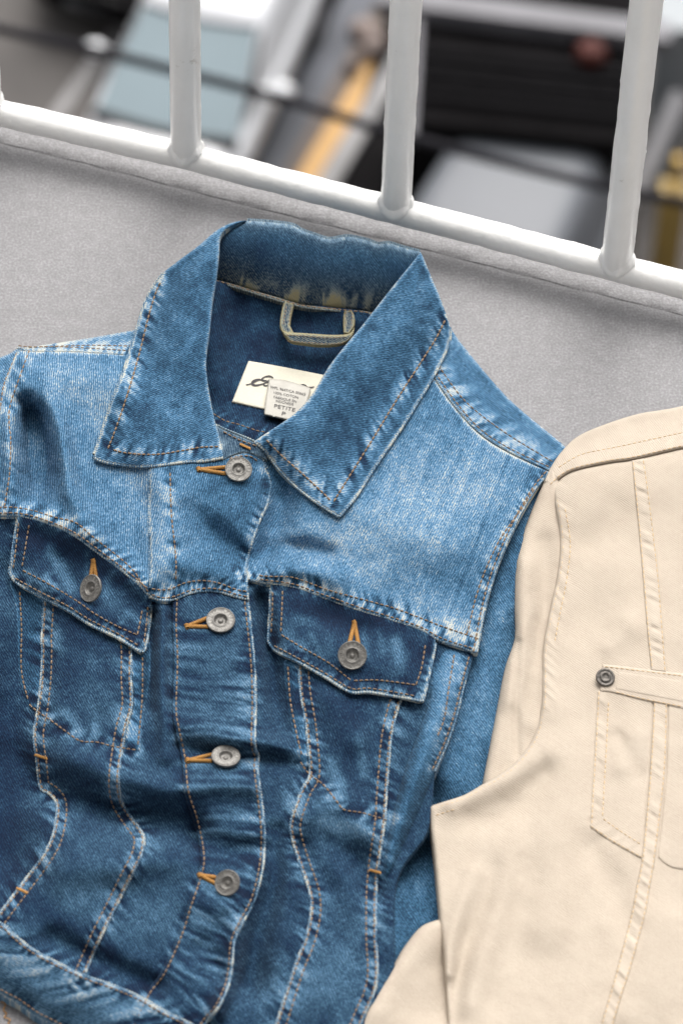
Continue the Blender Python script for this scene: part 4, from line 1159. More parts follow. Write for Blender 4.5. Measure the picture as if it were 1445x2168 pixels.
# --- bartacks and keyhole buttonholes of golden thread
def bartack(a, b, z, n=7):
    C = np.array(a, float) + (np.array(b, float) - np.array(a, float)) * np.linspace(0, 1, 3 * n)[:, None]
    C[:, 1] += np.where(np.arange(3 * n) % 2 == 0, 2.2, -2.2)
    return cord('bartack', C, z, .38, M_gold, JK)
bartack((74, 1598), (100, 1606), Hs(1.7)); bartack((36, 1880), (58, 1890), Hs(1.7)); bartack((782, 1842), (805, 1848), Hs(1.7)); bartack((508, 940), (530, 950), Hs(7.2))

def buttonhole(tail, b1, b2, z):
    mbx = MB()
    h = empty_part('buttonhole')
    for e, off_ in ((b1, -1), (b2, 1)):
        m = ((tail[0] * .55 + e[0] * .45), (tail[1] * .55 + e[1] * .45))
        cord('thread', cr([tail, m, e], 3.0), lambda u, v: z(u, v) + .6, 1.2, M_gold, h)
    cord('thread', cr([(tail[0] - 2, tail[1] - 4), (tail[0] + 1, tail[1] + 4)], 1.0), lambda u, v: z(u, v) + .8, 1.25, M_gold, h)
    return h
def empty_part(nm):
    o = bpy.data.objects.new(nm, None); o.empty_display_size = .01; COL.objects.link(o); o.parent = jacket; return o

# --- buttons
def frame(u, v, zf, e=6.0):
    q = np.array([[u, v], [u + e, v], [u, v + e]], float)
    P_ = surf(zf, q); n_ = np.cross(P_[2] - P_[0], P_[1] - P_[0]); n_ /= np.linalg.norm(n_)
    return P_[0], (n_ if n_[2] > 0 else -n_)

def button(u, v, zf, rpx, aspect_dir=None, rot=0.0, lift=1.6, mat=M_pewter, letters=True, parent=None, nm='button'):
    """a dished shank button with raised lettering round its rim"""
    p, n_ = frame(u, v, zf)
    if aspect_dir is not None: n_ = np.array(aspect_dir, float)
    n_ /= np.linalg.norm(n_)
    R_ = rpx / FPX * np.linalg.norm(p - CAM)
    ns_ = frame(u, v, zf)[1]; sn = math.sqrt(max(0, 1 - float(np.dot(ns_, n_)) ** 2))
    p = p + np.array([0, 0, 1]) * (lift * MM + .75 * R_ * sn)
    mb_ = MB()
    prof_ = [(.55, -.10), (.96, -.08), (1.0, -.02), (.985, .03), (.95, .055), (.915, .045), (.88, .03), (.60, .03), (.545, .045), (.50, .055), (.455, .04), (.41, -.02), (.36, -.09), (.20, -.11), (.17, -.07), (.10, -.035), (.02, -.03)]
    prof_ = [(a * R_, b * R_ * 1.6) for a, b in prof_]
    mb_.lathe(prof_, p, n_, 40)
    o = mb_.build(nm, mat, parent or jacket, angle=0)
    if letters:
        z = n_; a = np.array(rt) - z * np.dot(rt, z); a /= np.linalg.norm(a); b = np.cross(z, a)
        ml_ = MB(); txt = "EDDIE BAUER"; 
        def ring(txt, r0, size, a0, span, flip=False):
            for i, ch in enumerate(txt):
                if ch == ' ': continue
                V2, Fc = text_np(ch)
                t = a0 - span * (i / (len(txt) - 1)) if not flip else a0 + span * (i / (len(txt) - 1))
                cx = V2[:, 0].mean()
                xx = (V2[:, 0] - (V2[:, 0].max() + V2[:, 0].min()) / 2) * size; yy = (V2[:, 1] - .35) * size
                if flip: rr_ = r0 - yy; tt = t + xx / r0
                else: rr_ = r0 + yy; tt = t - xx / r0
                Pl = p + (rr_ * np.cos(tt))[:, None] * a + (rr_ * np.sin(tt))[:, None] * b + z * (.03 * 1.6 * R_ + .00022)
                nV = len(V2)
                Plo = Pl - z * .00035
                ml_.add(Pl, Fc)
                # side walls
                from collections import Counter
                ed = Counter()
                for f in Fc:
                    for q in range(len(f)): ed[tuple(sorted((f[q], f[(q + 1) % len(f)])))] += 1
                bd = [e for e, c in ed.items() if c == 1]
                ml_.add(list(Pl) + list(Plo), [(e[0], e[1], nV + e[1], nV + e[0]) for e in bd])
        s_ = .30 * R_
        ring("EDDIE BAUER", .74 * R_, s_, math.radians(205) + rot, math.radians(215))
        ring("SINCE 1920", .74 * R_, s_ * .8, math.radians(228) + rot, math.radians(84), True)
        ml_.build('lettering', M_pewter_lt, o, smooth=False)
    return o
UPV = np.array([0, 0, 1.0])
toc = -fwd
def tilt(x, y, z=1.0):             # lean: x to the right, y towards the camera
    q = np.array([x, -y, z]); return q / np.linalg.norm(q)
BT = [((505, 1003), Zpu, 29, tilt(.05, .28), (421, 994), (478, 989), (479, 1003), 0.0),
      ((467, 1320), Zp, 31, tilt(.0, .14), (396, 1326), (438, 1309), (440, 1327), -.2),
      ((478, 1610), Zp, 31, tilt(.05, -.13), (398, 1610), (448, 1598), (450, 1611), .1),
      ((481, 1883), Zp, 28, tilt(-.35, .50), (423, 1853), (457, 1858), (458, 1872), -.25),
      ((193, 1263), ZfL, 30, tilt(-.95, .55), (198, 1187), (190, 1236), (207, 1243), -.3),
      ((745, 1398), ZfR, 31, tilt(.05, .62), (750, 1318), (738, 1368), (759, 1370), 0.0)]
for (uv_, z_, r_, nrm, tl, e1, e2, ro) in BT:
    button(uv_[0], uv_[1], z_, r_, nrm, ro, lift=2.2)
    buttonhole(tl, e1, e2, z_)
# loose yellow thread lying on the ledge at the lower corner
mb = MB()
C_ = cr([(4, 2120), (12, 2126), (8, 2138), (14, 2146), (10, 2154), (22, 2158), (18, 2168), (30, 2176), (26, 2190), (45, 2200)], 2)
mb.tube([at1(a, b, .0007 + .0006 * abs(math.sin(i * .2))) for i, (a, b) in enumerate(C_)], .00035, 6)
tag(mb.build('loose_thread', M_gold, angle=0), 'loose curly yellow thread lying on the ledge below the denim hem', 'thread')
# ================================================================== CREAM JACKET
C_out = cr([(1600, 812), (1445, 859), (1347, 877), (1262, 905), (1219, 926), (1192, 951), (1168, 984), (1148, 1026), (1122, 1087), (1099, 1154), (1089, 1215), (1087, 1275), (1089, 1348), (1068, 1415), (1050, 1506), (1034, 1590), (1020, 1661)])
C_arm = cr([(1160, 1005), (1176, 1080), (1184, 1150), (1178, 1220), (1163, 1290), (1149, 1367), (1147, 1440), (1145, 1494), (1128, 1561), (1092, 1612), (1050, 1644), (1020, 1661), (982, 1683), (940, 1697), (909, 1707)])
C_left = cr([(909, 1707), (911, 1750), (918, 1810), (925, 1883), (931, 1950), (940, 2035), (949, 2168), (960, 2360)])
C_low = cr([(933, 1945), (891, 1962), (855, 2005), (830, 2048), (800, 2099), (762, 2168), (690, 2360)])
C_shl = cr([(1166, 1030), (1190, 1008), (1220, 994), (1290, 979), (1340, 972), (1445, 948), (1600, 915)])
C_shu = cr([(1180, 990), (1230, 962), (1310, 945), (1445, 915), (1600, 880)])
HC2 = np.zeros((RH, RW)); FD2 = 0.05 * fbm(40, 203, 3)
HC2 += 28 + 1.0 * fbm(150, 201, 3) + 0.22 * fbm(40, 202, 3)
for p in [
    [(1600, 830, -6, 60), (1445, 870, -6, 60), (1300, 900, -6, 50), (1200, 950, -7, 45), (1150, 1020, -6, 40)],
    [(1250, 1040, 4, 80), (1350, 1010, 4, 80), (1445, 990, 4, 80)],
    [(1250, 1150, -2, 40), (1300, 1080, -2, 40)], [(1290, 1200, 2, 40), (1320, 1300, 2, 40)],
    [(1225, 1330, -1.4, 34), (1300, 1270, -1.2, 40)], [(1330, 1330, 1.8, 30), (1290, 1370, 1.6, 24)],
    [(1150, 1590, 4, 36), (1060, 1650, 5, 30), (960, 1700, 4, 30)],
    [(1000, 1740, -1.5, 30), (1080, 1720, -2.5, 30), (1150, 1640, -2, 30)],
    [(1090, 1760, 2.0, 32), (1055, 1900, 3.2, 40), (1020, 2020, 3.2, 36), (1000, 2120, 2, 26)],
    [(1050, 1840, -1.5, 24), (1020, 1930, -3, 24), (985, 2010, -4, 22), (968, 2080, -4, 20), (960, 2160, -3, 20)],
    [(1000, 1850, 2, 22), (960, 1960, 3, 18), (950, 2060, 3, 16)],
    [(1120, 1850, -1.8, 40), (1090, 2000, -2.4, 40), (1060, 2120, -2, 40)],
    [(1180, 1500, 2.5, 44), (1200, 1640, 3, 48), (1180, 1800, 3, 54), (1160, 1960, 3, 54)],
    [(1250, 1800, -2, 30), (1300, 1880, -2.5, 34), (1330, 1960, -2, 30)],
    [(1400, 1950, 3, 50), (1380, 2060, 3, 50), (1340, 2150, 3, 50)],
    [(1320, 1620, 2.0, 26), (1340, 1560, 2.0, 26)], [(1310, 1560, -1.6, 18), (1350, 1640, -1.6, 22)],
]: stroke(HC2, [(a_, b_, c_ * 1.15, d_) for a_, b_, c_, d_ in p])
def cseam(C, amp=.55, sig=13, per=10, fa=.10, fb=.0, slant=.6): seam(C, HC2, FD2, amp, sig, per, fa, fb, slant)
C_armband = offset_curve(C_arm, 0)[:190]
pA_l = cr([(1335, 975), (1341, 1040), (1350, 1130), (1358, 1220), (1366, 1320), (1376, 1420)])
pA_r = cr([(1364, 970), (1374, 1040), (1385, 1130), (1395, 1220), (1403, 1320), (1411, 1425)])
pB_l = cr([(1381, 1485), (1377, 1570), (1370, 1671), (1357, 1810), (1344, 1880), (1334, 1932), (1304, 2048), (1271, 2163), (1215, 2360)])
pB_r = cr([(1413, 1490), (1411, 1580), (1406, 1660), (1388, 1810), (1376, 1880), (1366, 1938), (1336, 2048), (1304, 2151), (1250, 2360)])
pk_l = cr([(1262, 1462), (1257, 1560), (1251, 1660), (1246, 1752)])
pk_li = cr([(1287, 1486), (1283, 1570), (1278, 1660), (1274, 1732)])
pk_b = cr([(1246, 1752), (1290, 1782), (1350, 1816), (1358, 1818)])
pk_bi = cr([(1274, 1732), (1310, 1758), (1356, 1788)])
c_arm_in = cr([(1195, 1075), (1206, 1150), (1198, 1230), (1184, 1300), (1172, 1367)])
mid = lambda a, b: (a[:min(len(a), len(b))] + b[:min(len(a), len(b))]) / 2
for a, b in ((pA_l, pA_r), (pB_l, pB_r), (pk_l, pk_li)): cseam(cr(mid(a, b)[::12]), 1.2, 11, 10, .10, .06, .5)
cseam(offset_curve(C_arm, 0)[:100] + np.array([14, 0]), .8, 15, 10, .08, .03, .8)
cseam(pk_b + np.array([0, -14]), .8, 12, 10, .1, .04, .5)
cseam(C_shl + np.array([0, -18]), .4, 18, 14, .05, .03, .5)
Hc = lambda o_: (lambda u, v: samp(HC2, u, v) + o_)
cream = empty('cream_jacket', at1(1250, 1500), label='cream cotton jacket with a metal rivet at its chest pocket overlapping the denim jacket', cat='jacket')
MC = M_cream
# the lower sleeve, half under
lo_poly = poly(C_low, np.array([(990, 2360), (985, 2100), (968, 1950)]))
HL = 27 + 0.8 * fbm(80, 211, 3)
stroke(HL, [(968, 1930, -9, 34), (975, 2060, -9, 34), (988, 2240, -9, 36)]); stroke(HL, [(930, 1960, 3, 40), (860, 2040, 4, 36), (800, 2140, 4, 36)]); stroke(HL, [(940, 2050, -3, 40), (930, 2140, -3, 40)])
panel('sleeve', lo_poly, lambda u, v: samp(HL, u, v), MC, cream, FD2, .5, grain=40, step=4, thick=5, roll=16, skirt=24)
# upper sleeve seen inside the armhole
us_poly = poly(C_out[np.argmin(abs(C_out[:, 0] - 1168) + abs(C_out[:, 1] - 984)):], np.array([(1060, 1680), (1120, 1640), (1180, 1560), (1220, 1300), (1220, 1100), (1180, 1000)]))
HU = 27 + 0.7 * fbm(70, 212, 3)
stroke(HU, [(1110, 1200, 4, 26), (1108, 1330, 4, 26), (1085, 1480, 3, 26)]); stroke(HU, [(1150, 1150, -3, 24), (1148, 1300, -3, 20), (1120, 1480, -2, 22)])
stroke(HU, [(1096, 1360, -2.0, 9), (1092, 1480, -2.0, 8), (1094, 1600, -1.5, 9)])
panel('sleeve', us_poly, lambda u, v: samp(HU, u, v), MC, cream, FD2, .47, grain=60, step=3.5, thick=6, roll=20, skirt=12)
# body
bd_poly = poly(C_arm, C_left, np.array([(1600, 2360), (1600, 960)]), C_shl[::-1], np.array([(1166, 1020)]))
panel('body_panel', bd_poly, Hc(1.5), MC, cream, FD2, .52, grain=52, step=3.2, thick=3.2, roll=10, skirt=9, edge=.06, edge_w=8)
# shoulder
sh_poly = poly(C_shl, C_out[:np.argmin(abs(C_out[:, 0] - 1148) + abs(C_out[:, 1] - 1026))])
panel('shoulder_panel', sh_poly, Hc(3.2), MC, cream, FD2, .55, grain=30, step=3, thick=2.2, roll=7, skirt=16, edge=.06)
# seam bands
def band(a, b, o_=2.5, nm='seam_band', th=1.7):
    panel(nm, poly(a, b[::-1]), Hc(o_), MC, cream, FD2, .56, grain=52, step=2.4, thick=th, roll=4, skirt=1.9, edge=.05)
band(pA_l, pA_r); band(pB_l, pB_r)
# pocket
pk_poly = poly(pk_l, pk_b, pB_l[np.argmin(abs(pB_l[:, 1] - 1810)):0:-1], np.array([(1381, 1470), (1300, 1455)]))
panel('pocket', pk_poly, Hc(2.2), MC, cream, FD2, .53, grain=52, step=2.8, thick=1.1, roll=5, skirt=1.2, edge=.05)
pk2 = poly([(1412, 1480), (1408, 1640), (1390, 1810)], [(1390, 1815), (1410, 1832), (1445, 1842), (1600, 1850)], np.array([(1600, 1490), (1445, 1480)]))
panel('pocket', pk2, Hc(2.2), MC, cream, FD2, .53, grain=52, step=3, thick=1.1, roll=5, skirt=1.2, edge=.05)
wl = poly([(1274, 1406), (1330, 1412), (1445, 1426), (1600, 1446)], [(1600, 1540), (1445, 1502), (1360, 1484), (1297, 1468), (1268, 1464)])
panel('pocket_welt', wl, Hc(2.9), MC, cream, FD2, .54, grain=52, step=2.6, thick=1.4, roll=5, skirt=1.6, edge=.04)
wl2 = poly([(1306, 1420), (1350, 1426), (1445, 1440), (1600, 1462)], [(1600, 1520), (1445, 1488), (1360, 1472), (1300, 1460)])
panel('pocket_welt', wl2, Hc(3.2), MC, cream, FD2, .56, grain=52, step=2.4, thick=.9, roll=6, skirt=1.6, edge=.04)
def SC_(C, z, d=0.0):
    return stitches('stitching', offset_curve(C, d) if d else C, z, M_creamthread, cream, 8, 3, .34, .12)
SC_(C_shu, Hc(3.3)); SC_(C_shl, Hc(3.3), -5)
SC_(c_arm_in, Hc(1.6)); SC_(C_arm[10:], Hc(1.0), -7); SC_(offset_curve(C_arm, -22)[150:], Hc(1.5))
SC_(pA_r, Hc(2.55), 4); SC_(pA_l, Hc(2.55), -4); SC_(pB_r, Hc(2.55), 4); SC_(pB_l, Hc(2.55), -4)
SC_(pk_l, Hc(2.25), -5); SC_(pk_li, Hc(2.25)); SC_(pk_b, Hc(2.25), -5); SC_(pk_bi, Hc(2.25))
SC_(cr([(1278, 1411), (1330, 1417), (1445, 1431), (1600, 1451)]), Hc(2.95)); SC_(cr([(1300, 1464), (1360, 1479), (1445, 1496)]), Hc(2.95))
# rivet
def rivet(u, v, zf, rpx):
    p, n_ = frame(u, v, zf); n_ = tilt(.05, .35)
    R_ = rpx / FPX * np.linalg.norm(p - CAM)
    mb_ = MB()
    pr = [(1.0, -.15), (1.02, .05), (.95, .16), (.82, .17), (.74, .10), (.62, .09), (.55, .20), (.44, .24), (.34, .14), (.20, .10), (.05, .12)]
    mb_.lathe([(a * R_, b * R_) for a, b in pr], p + np.array([0, 0, .0012]), n_, 36)
    o = mb_.build('rivet', M_pewter_dark, cream, angle=0)
rivet(1280, 1437, Hc(3.6), 20)

# ================================================================== THE STREET FAR BELOW
ZS = -27.0
M_asphalt = simple('asphalt', (0.066, 0.060, 0.057), 0.85, noise=0.3, nscale=0.9, bump=0.3, bscale=40, bdist=.01)
M_kerb = simple('kerb_concrete', (0.20, 0.195, 0.196), 0.8, noise=0.15, nscale=3)
M_yellow = simple('yellow_road_paint', (0.36, 0.195, 0.045), 0.6, noise=0.12, nscale=6)
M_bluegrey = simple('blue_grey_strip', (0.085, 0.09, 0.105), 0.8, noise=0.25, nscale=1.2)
M_brown = simple('worn_brown_strip', (0.085, 0.066, 0.055), 0.8, noise=0.2, nscale=2)
M_carwhite = simple('white_car_paint', (0.55, 0.56, 0.585), 0.25, noise=0.02, nscale=2, coat=.6)
M_carsilver = simple('silver_car_paint', (0.105, 0.112, 0.126), 0.5, .0, noise=0.03, nscale=2, coat=.1, spec=.3)
M_skyglass = simple('sky_tinted_glass', (0.20, 0.255, 0.28), 0.06, noise=0.05, nscale=1, coat=.8)  # pale teal stands in for sky reflected in the windscreen
M_skyglass2 = simple('pale_sky_glass', (0.135, 0.147, 0.162), 0.45, noise=0.05, nscale=1, coat=.1, spec=.3)  # reflected sky painted into the glass colour
M_rubber = simple('black_rubber', (0.012, 0.012, 0.013), 0.7)
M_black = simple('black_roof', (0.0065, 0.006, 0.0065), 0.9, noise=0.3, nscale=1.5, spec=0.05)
M_grid = simple('dark_ridge', (0.009, 0.0085, 0.0095), 0.9, noise=.2, spec=.1)
M_steel = simple('grey_steel', (0.13, 0.127, 0.14), 0.6, .0, noise=.15, nscale=2)
M_lamp = simple('red_lens', (0.06, 0.014, 0.01), 0.6, spec=.15)
M_head = simple('headlamp', (0.62, 0.64, 0.66), 0.1, coat=1.0)
M_cable = simple('black_cable', (0.016, 0.0155, 0.019), 0.8, spec=.1)
M_pole = simple('pale_pole', (0.30, 0.297, 0.31), 0.5, noise=.08, nscale=2)
M_box = simple('blue_grey_box', (0.22, 0.24, 0.255), 0.5, noise=.1, nscale=2)
M_barrier = simple('yellow_barrier_paint', (0.46, 0.28, 0.035), 0.55, noise=.15, nscale=3)
M_barrier2 = simple('grey_yellow_paint', (0.30, 0.20, 0.05), 0.6, noise=.15, nscale=3)
M_rust = simple('rusty_clutter', (0.20, 0.16, 0.145), 0.8, noise=.4, nscale=2)

mb = MB()
mb.add([(-900, -60, ZS), (900, -60, ZS), (900, 1500, ZS), (-900, 1500, ZS)], [(0, 1, 2, 3)])
tag(mb.build('street', M_asphalt, smooth=False), 'grey brown asphalt street far below the balcony', kind='structure')
mb = MB(); w0 = off(O, 0, .009, 0)
mb.box(off(O, 0, -.12, (ZS - .42) / 2), (20, .10, abs(ZS + .2) / 2), [rdir, rout, (0, 0, 1)])
tag(mb.build('building_wall', M_kerb, smooth=False), 'plain concrete building wall dropping below the balcony ledge', kind='structure')

def ground_strip(name, a, b, wpx_a, wpx_b, z0, h, mat, label=None, kind=None, cat=None, ext=0.0):
    """a strip on the street between two photo points (centre line) with widths in photo pixels"""
    A0, A1 = at1(a[0] - wpx_a / 2, a[1], ZS + h), at1(a[0] + wpx_a / 2, a[1], ZS + h)
    B0, B1 = at1(b[0] - wpx_b / 2, b[1], ZS + h), at1(b[0] + wpx_b / 2, b[1], ZS + h)
    d0, d1 = B0 - A0, B1 - A1
    A0, A1, B0, B1 = A0 - d0 * ext, A1 - d1 * ext, B0 + d0 * ext, B1 + d1 * ext
    lo = lambda p: np.array([p[0], p[1], ZS + z0])
    mb_ = MB(); mb_.add([A0, A1, B1, B0, lo(A0), lo(A1), lo(B1), lo(B0)], [(0, 1, 2, 3), (0, 4, 5, 1), (1, 5, 6, 2), (2, 6, 7, 3), (3, 7, 4, 0)])
    o = mb_.build(name, mat, smooth=False)
    tag(o, label, cat, kind=kind); return o
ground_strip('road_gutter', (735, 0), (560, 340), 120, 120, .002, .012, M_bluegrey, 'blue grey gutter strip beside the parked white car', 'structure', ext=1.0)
ground_strip('road_shoulder', (800, 60), (625, 370), 70, 60, .002, .018, M_brown, 'worn brown strip between the gutter and the yellow line', 'structure', ext=1.0)
ground_strip('road_marking', (795, 130), (652, 370), 46, 48, .002, .026, M_yellow, 'orange yellow painted line along the kerb', 'structure', ext=.9)
ground_strip('kerb', (830, 150), (695, 378), 44, 48, .0, .12, M_kerb, 'pale concrete kerb along the yellow line', 'structure', ext=1.4)
ground_strip('dark_pavement', (1080, 100), (980, 520), 560, 600, .0, .06, M_black, 'near-black yard surface beyond the kerb', 'structure', ext=.6)
ground_strip('pale_marking', (212, 115), (85, 290), 34, 34, .002, .010, M_kerb, 'pale painted stripe on the asphalt beside the white car', 'structure', ext=.6)
mb = MB()
for (u_, v_, s_) in ((768, 70, .16), (790, 100, .13), (775, 120, .10), (745, 150, .09)):
    mb.lathe([(s_, 0), (s_ * 1.05, .05), (s_ * .8, .12), (s_ * .4, .16), (.01, .15)], at1(u_, v_, ZS + .02), (0.1, 0.1, 1), 9)
tag(mb.build('street_debris', M_rust), 'small heap of brownish debris at the end of the yellow line', kind='stuff')

# heading of everything parked along the kerb
k1, k0 = at1(652, 370, ZS), at1(795, 130, ZS)
hd = (k1 - k0)[:2]; hd /= np.linalg.norm(hd)

def loft(stations, n=14, pw=3.2):
    """cross-sections (x, half width, z low, z high) along a car's length, rounded boxes"""
    V, F_ = [], []
    for (x, hw, zl, zh) in stations:
        for k in range(n):
            t = 2 * math.pi * (k + .5) / n
            c, s = math.cos(t), math.sin(t)
            V.append((x, hw * abs(c) ** (2 / pw) * (1 if c >= 0 else -1), (zl + zh) / 2 + (zh - zl) / 2 * abs(s) ** (2 / pw) * (1 if s >= 0 else -1)))
    m = len(stations)
    F_ = [(i * n + k, i * n + (k + 1) % n, (i + 1) * n + (k + 1) % n, (i + 1) * n + k) for i in range(m - 1) for k in range(n)]
    F_ += [tuple(range(n)), tuple((m - 1) * n + k for k in range(n))]
    return V, F_

def make_car(name, label, pos, heading, paint, glass, scale=1.0, hatch=False):
    root = empty(name, (0, 0, 0), label=label, cat='car', group='cars parked on the street')
    def B(nm, V, F_, mat, par=root, smooth=True):
        mb_ = MB(); mb_.add(V, F_); return mb_.build(nm, mat, par, smooth=smooth, angle=50)
    V, F_ = loft([(-2.2, .70, .42, .78), (-2.12, .82, .30, .90), (-1.6, .88, .24, .96), (-.6, .89, .22, .97), (.6, .89, .22, .97), (1.25, .87, .24, .93), (1.9, .82, .28, .84), (2.15, .72, .34, .74), (2.22, .60, .40, .64)], 18)
    B('body', V, F_, paint)
    xb0, xb1 = (-2.0, -1.75) if hatch else (-1.75, -1.05)
    xf0, xf1 = 1.21, .10
    kw = .05 if hatch else 0
    levels = [(xb0, xf0, .80, .78, .88, 7), (xb0 + (xb1 - xb0) * .5, (xf0 + xf1) / 2, .74, .72, 1.12, 7), (xb1, xf1, .67 - kw, .66 + kw, 1.36, 6), (xb1 + .10, xf1 - .10, .62 - kw, .61 + kw, 1.43, 5), (xb1 + .3, xf1 - .3, .50 - kw, .49 + kw, 1.465, 4)]
    Vc, Fc, nr = [], [], 48
    for (xa, xz, wb, wf, z, ex) in levels:
        for k in range(nr):
            t = 2 * math.pi * (k + .5) / nr; c, s = math.cos(t), math.sin(t)
            px = (1 if c >= 0 else -1) * abs(c) ** (2 / ex); py = (1 if s >= 0 else -1) * abs(s) ** (2 / ex)
            Vc.append(((xa + xz) / 2 + (xz - xa) / 2 * px, (wb + (wf - wb) * (px + 1) / 2) * py, z))
    Fc = [(i * nr + k, i * nr + (k + 1) % nr, (i + 1) * nr + (k + 1) % nr, (i + 1) * nr + k) for i in range(4) for k in range(nr)] + [tuple(4 * nr + k for k in range(nr))]
    B('roof', Vc, Fc, paint)
    def pane(nm, P4, bow=0.0, mat=None, par=root, d=.012):
        """a bowed glass sheet with thickness"""
        P4 = np.array(P4, float); nrm = np.cross(P4[1] - P4[0], P4[3] - P4[0]); nrm /= np.linalg.norm(nrm)
        V_, F2 = [], []
        for i in range(9):
            for j in range(4):
                s, t = i / 8, j / 3
                p = (P4[0] * (1 - s) + P4[1] * s) * (1 - t) + (P4[3] * (1 - s) + P4[2] * s) * t
                V_.append(p + nrm * d + np.array([bow * math.sin(math.pi * s), 0, 0]))
        for i in range(8):
            for j in range(3): F2.append((i * 4 + j, (i + 1) * 4 + j, (i + 1) * 4 + j + 1, i * 4 + j + 1))
        return B(nm, V_, F2, mat or glass, par)
    ws = pane('windscreen', [(1.25, -.74, .92), (1.25, .74, .92), (.14, .60, 1.37), (.14, -.60, 1.37)], .07)
    mb_ = MB(); mb_.tube([(1.31 + .07 * math.sin(math.pi * t), -.76 + 1.52 * t, .905) for t in np.linspace(0, 1, 12)], .06, 8); mb_.build('windscreen_seal', M_rubber, root)
    mb_ = MB(); mb_.tube([(.12 + .07 * math.sin(math.pi * t), -.60 + 1.2 * t, 1.385) for t in np.linspace(0, 1, 12)], .025, 8); mb_.build('windscreen_seal', M_rubber, root)
    pane('rear_window', [(xb0 - .01, .70, .94), (xb0 - .01, -.70, .94), (xb1 - .02, -.60, 1.34), (xb1 - .02, .60, 1.34)], -.02)
    for s in (1, -1):
        pane('side_window', [(-.10, s * .765, .95), (1.10, s * .765, .95), (.18, s * .655, 1.33), (-.10, s * .66, 1.34)][::s], 0, M_rubber)
        pane('side_window', [(-1.35, s * .765, .95), (-.18, s * .765, .95), (-.18, s * .66, 1.34), (-1.0, s * .665, 1.33)][::s], 0, M_rubber)
        m2 = MB(); Vm, Fm = loft([(.44, .05, .95, 1.04), (.48, .12, .92, 1.08), (.56, .12, .92, 1.08), (.62, .06, .95, 1.05)], 10, 2.2)
        m2.add([(x, y + s * 1.0, z) for x, y, z in Vm], Fm); m2.box((.50, s * .86, .96), (.03, .07, .02)); m2.build('wing_mirror', paint, root)
        h2 = MB(); Vh, Fh = loft([(1.86, .13, .60, .76), (2.02, .17, .56, .74), (2.12, .15, .55, .70)], 10, 2.4)
        h2.add([(x, y + s * .60, z) for x, y, z in Vh], Fh); h2.build('headlight', M_head, root)
        for x in (-1.35, 1.35):
            w_ = MB(); w_.lathe([(.10, -.10), (.31, -.10), (.33, -.07), (.33, .07), (.31, .10), (.22, .10), (.20, .07), (.05, .08)], (x, s * .80, .32), (0, s, 0), 20)
            wo = w_.build('wheel', M_rubber, root)
            r2 = MB(); r2.lathe([(.20, .0), (.20, .085), (.16, .075), (.07, .09), (.01, .09)], (x, s * .80, .32), (0, s, 0), 12); r2.build('rim', M_steel, wo)
    m2 = MB(); m2.box((2.20, 0, .50), (.02, .26, .06)); m2.build('number_plate', M_head, root)
    m2 = MB(); m2.box((2.17, 0, .66), (.02, .40, .05)); m2.build('grille', M_rubber, root)
    root.location = pos
    root.rotation_euler = (0, 0, math.atan2(heading[1], heading[0]))
    root.scale = (scale,) * 3
    return root

def place_by(u, v, local, heading, scale):
    """root position so that the car's local point shows at a photo pixel"""
    lx, ly, lz = np.array(local) * scale
    p = at1(u, v, ZS + lz)
    c, s = heading
    return (p[0] - (c * lx - s * ly), p[1] - (s * lx + c * ly), ZS)
hA = np.array([hd[0] * .96, hd[1]]); hA /= np.linalg.norm(hA)
def turn(h, deg):
    a = math.radians(deg); return np.array([h[0] * math.cos(a) - h[1] * math.sin(a), h[0] * math.sin(a) + h[1] * math.cos(a)])
hB = turn(hA, 5.5)
make_car('parked_car', 'white sedan with pale teal windscreen and round wing mirrors below the rail', place_by(400, 147, (.52, 0, 1.0), hB, 1.02), hB, M_carwhite, M_skyglass, 1.02)
make_car('parked_car', 'silver grey hatchback whose pale roof shows between two rail bars', place_by(1152, 250, (-1.70, 0, 1.40), hA, 1.16), hA, M_carsilver, M_skyglass2, 1.16, True)
# a dark car far left, only its black end in view
make_car('parked_car', 'black car parked at the top edge behind the white sedan', place_by(235, -70, (1.6, 0, .6), hA, 1.0), hA, M_black, M_black, 1.0)
ground_strip('painted_shade_strip', (665, 30), (560, 250), 75, 60, .002, .016, M_black, 'dark strip painted as shade between the white car and the gutter strip', 'structure', ext=.9)  # black ground colour standing in for the shade beside the white car
# dark ribbed shed roof with a grey gutter along its far edge
shed = empty('dark_shed', at1(1090, 150, ZS), label='low dark shed with ribbed black roof and a grey gutter beam', cat='shed')
q = [at1(865, 10, ZS + 2.0), at1(1345, 68, ZS + 2.0), at1(1310, 300, ZS + 1.9), at1(835, 250, ZS + 1.9)]
mb = MB(); lo = [np.array([p[0], p[1], ZS + .02]) for p in q]
mb.add(q + lo, [(0, 1, 2, 3), (0, 4, 5, 1), (1, 5, 6, 2), (2, 6, 7, 3), (3, 7, 4, 0)]); mb.build('roof', M_black, shed, smooth=False)
for t in (.42, .55, .68, .82):
    a_, b_ = np.array(q[0]) * (1 - t) + np.array(q[3]) * t, np.array(q[1]) * (1 - t) + np.array(q[2]) * t
    m2 = MB(); m2.tube([a_ + (0, 0, .05), b_ + (0, 0, .05)], .06, 6); m2.build('rib', M_grid, shed)
m2 = MB(); a_, b_ = at1(800, 0, ZS + 2.1), at1(1420, 82, ZS + 2.1)
m2.box((a_ + b_) / 2, (np.linalg.norm(b_ - a_) / 2, .13, .10), [(b_ - a_) / np.linalg.norm(b_ - a_), np.array([-(b_ - a_)[1], (b_ - a_)[0], 0]) / np.linalg.norm(b_ - a_), (0, 0, 1)])
m2.build('gutter_beam', M_steel, shed, smooth=False)
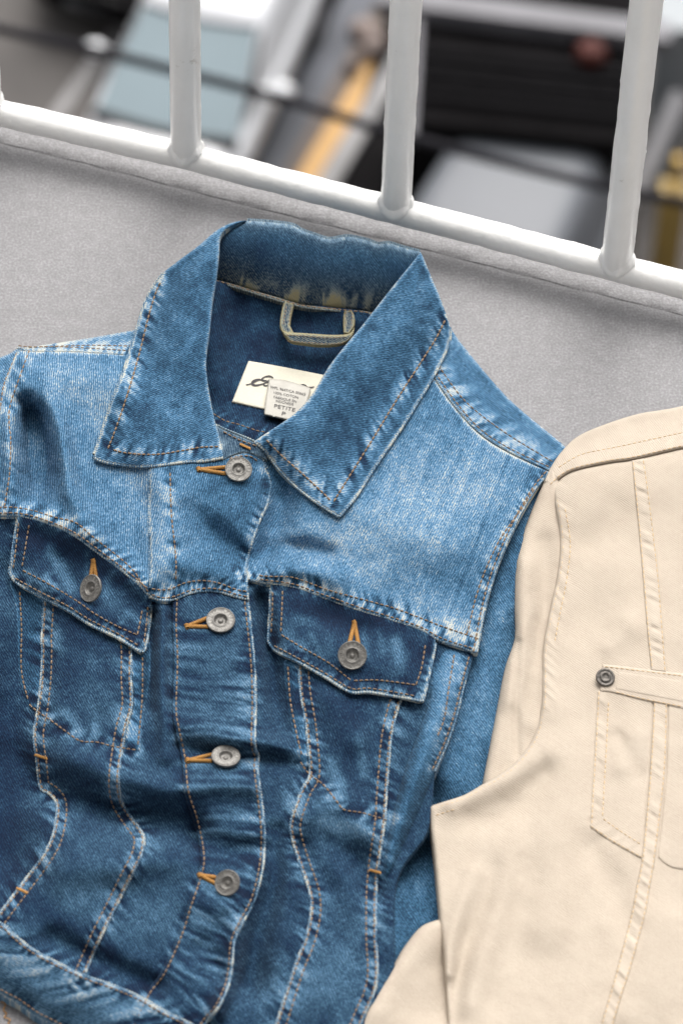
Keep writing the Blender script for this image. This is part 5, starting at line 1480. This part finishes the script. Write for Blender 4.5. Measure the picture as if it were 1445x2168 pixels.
m2 = MB(); a_, b_ = at1(886, 20, ZS + 2.05), at1(868, 300, ZS + 2.05); m2.tube([a_, b_], .05, 8); m2.build('edge_pipe', M_steel, shed)
mb = MB(); mb.lathe([(.13, 0), (.16, .05), (.16, .16), (.12, .22), (.02, .24)], at1(1248, 132, ZS + 1.97), (0, 0, 1), 16)
tag(mb.build('warning_lamp', M_lamp), 'dull red round lamp on the dark shed roof', 'lamp')
# barrier beside the kerb, far right
bar = empty('barrier_post', at1(1385, 560, ZS), label='yellow barrier post with grey cap at the right edge', cat='barrier')
def upright(u, v0, v1, w, mat, nm, par):
    p = at1(u, v1, ZS); 
    # height so the top shows at v0
    hh = 0.0
    for _ in range(30):
        d = rays(np.array([u]), np.array([v0]))[0]
        t = np.dot((p[:2] - CAM[:2]), d[:2]) / np.dot(d[:2], d[:2]); hh = CAM[2] + d[2] * t
    m_ = MB(); m_.box((p[0], p[1], (ZS + hh) / 2), (w / 2, w / 2, (hh - ZS) / 2)); return m_.build(nm, mat, par, smooth=False)
upright(1395, 395, 640, .26, M_barrier2, 'post', bar)
upright(1397, 330, 640, .09, M_barrier, 'pole', bar)
upright(1400, 240, 400, .17, M_box, 'cap', bar)
arm = MB(); a_, b_ = at1(1440, 200, ZS + 1.7), at1(1340, 420, ZS + 1.0); arm.tube([a_, b_], .11, 10)
tag(arm.build('slanted_pole', M_pole), 'pale slanted pole leaning behind the right rail bar', 'pole')
bx = MB(); p = at1(1425, 150, ZS + .9); bx.box(p, (.22, .25, .75), None); bx.box(p + (0, 0, .80), (.27, .30, .06), None)
tag(bx.build('utility_box', M_box), 'pale blue grey street cabinet at the upper right edge', 'cabinet')
# cable strung across the street
cb = MB(); zc = -6.0
cp = [(-900, -165), (0, 66), (200, 105), (420, 163), (600, 208), (740, 255), (870, 293), (1000, 327), (1260, 393), (1445, 428), (2400, 600)]
cpts = np.array([at1(a, b, zc) for a, b in cp])
for _ in range(2):
    cpts = np.vstack([np.stack([cpts[:-1], (cpts[:-1] + cpts[1:]) / 2], 1).reshape(-1, 3), cpts[-1:]])
    cpts[1:-1] = (cpts[:-2] + 2 * cpts[1:-1] + cpts[2:]) / 4
cb.tube(cpts, .0155, 10)
tag(cb.build('overhead_cable', M_cable), 'dark cable strung across above the parked cars', 'cable')
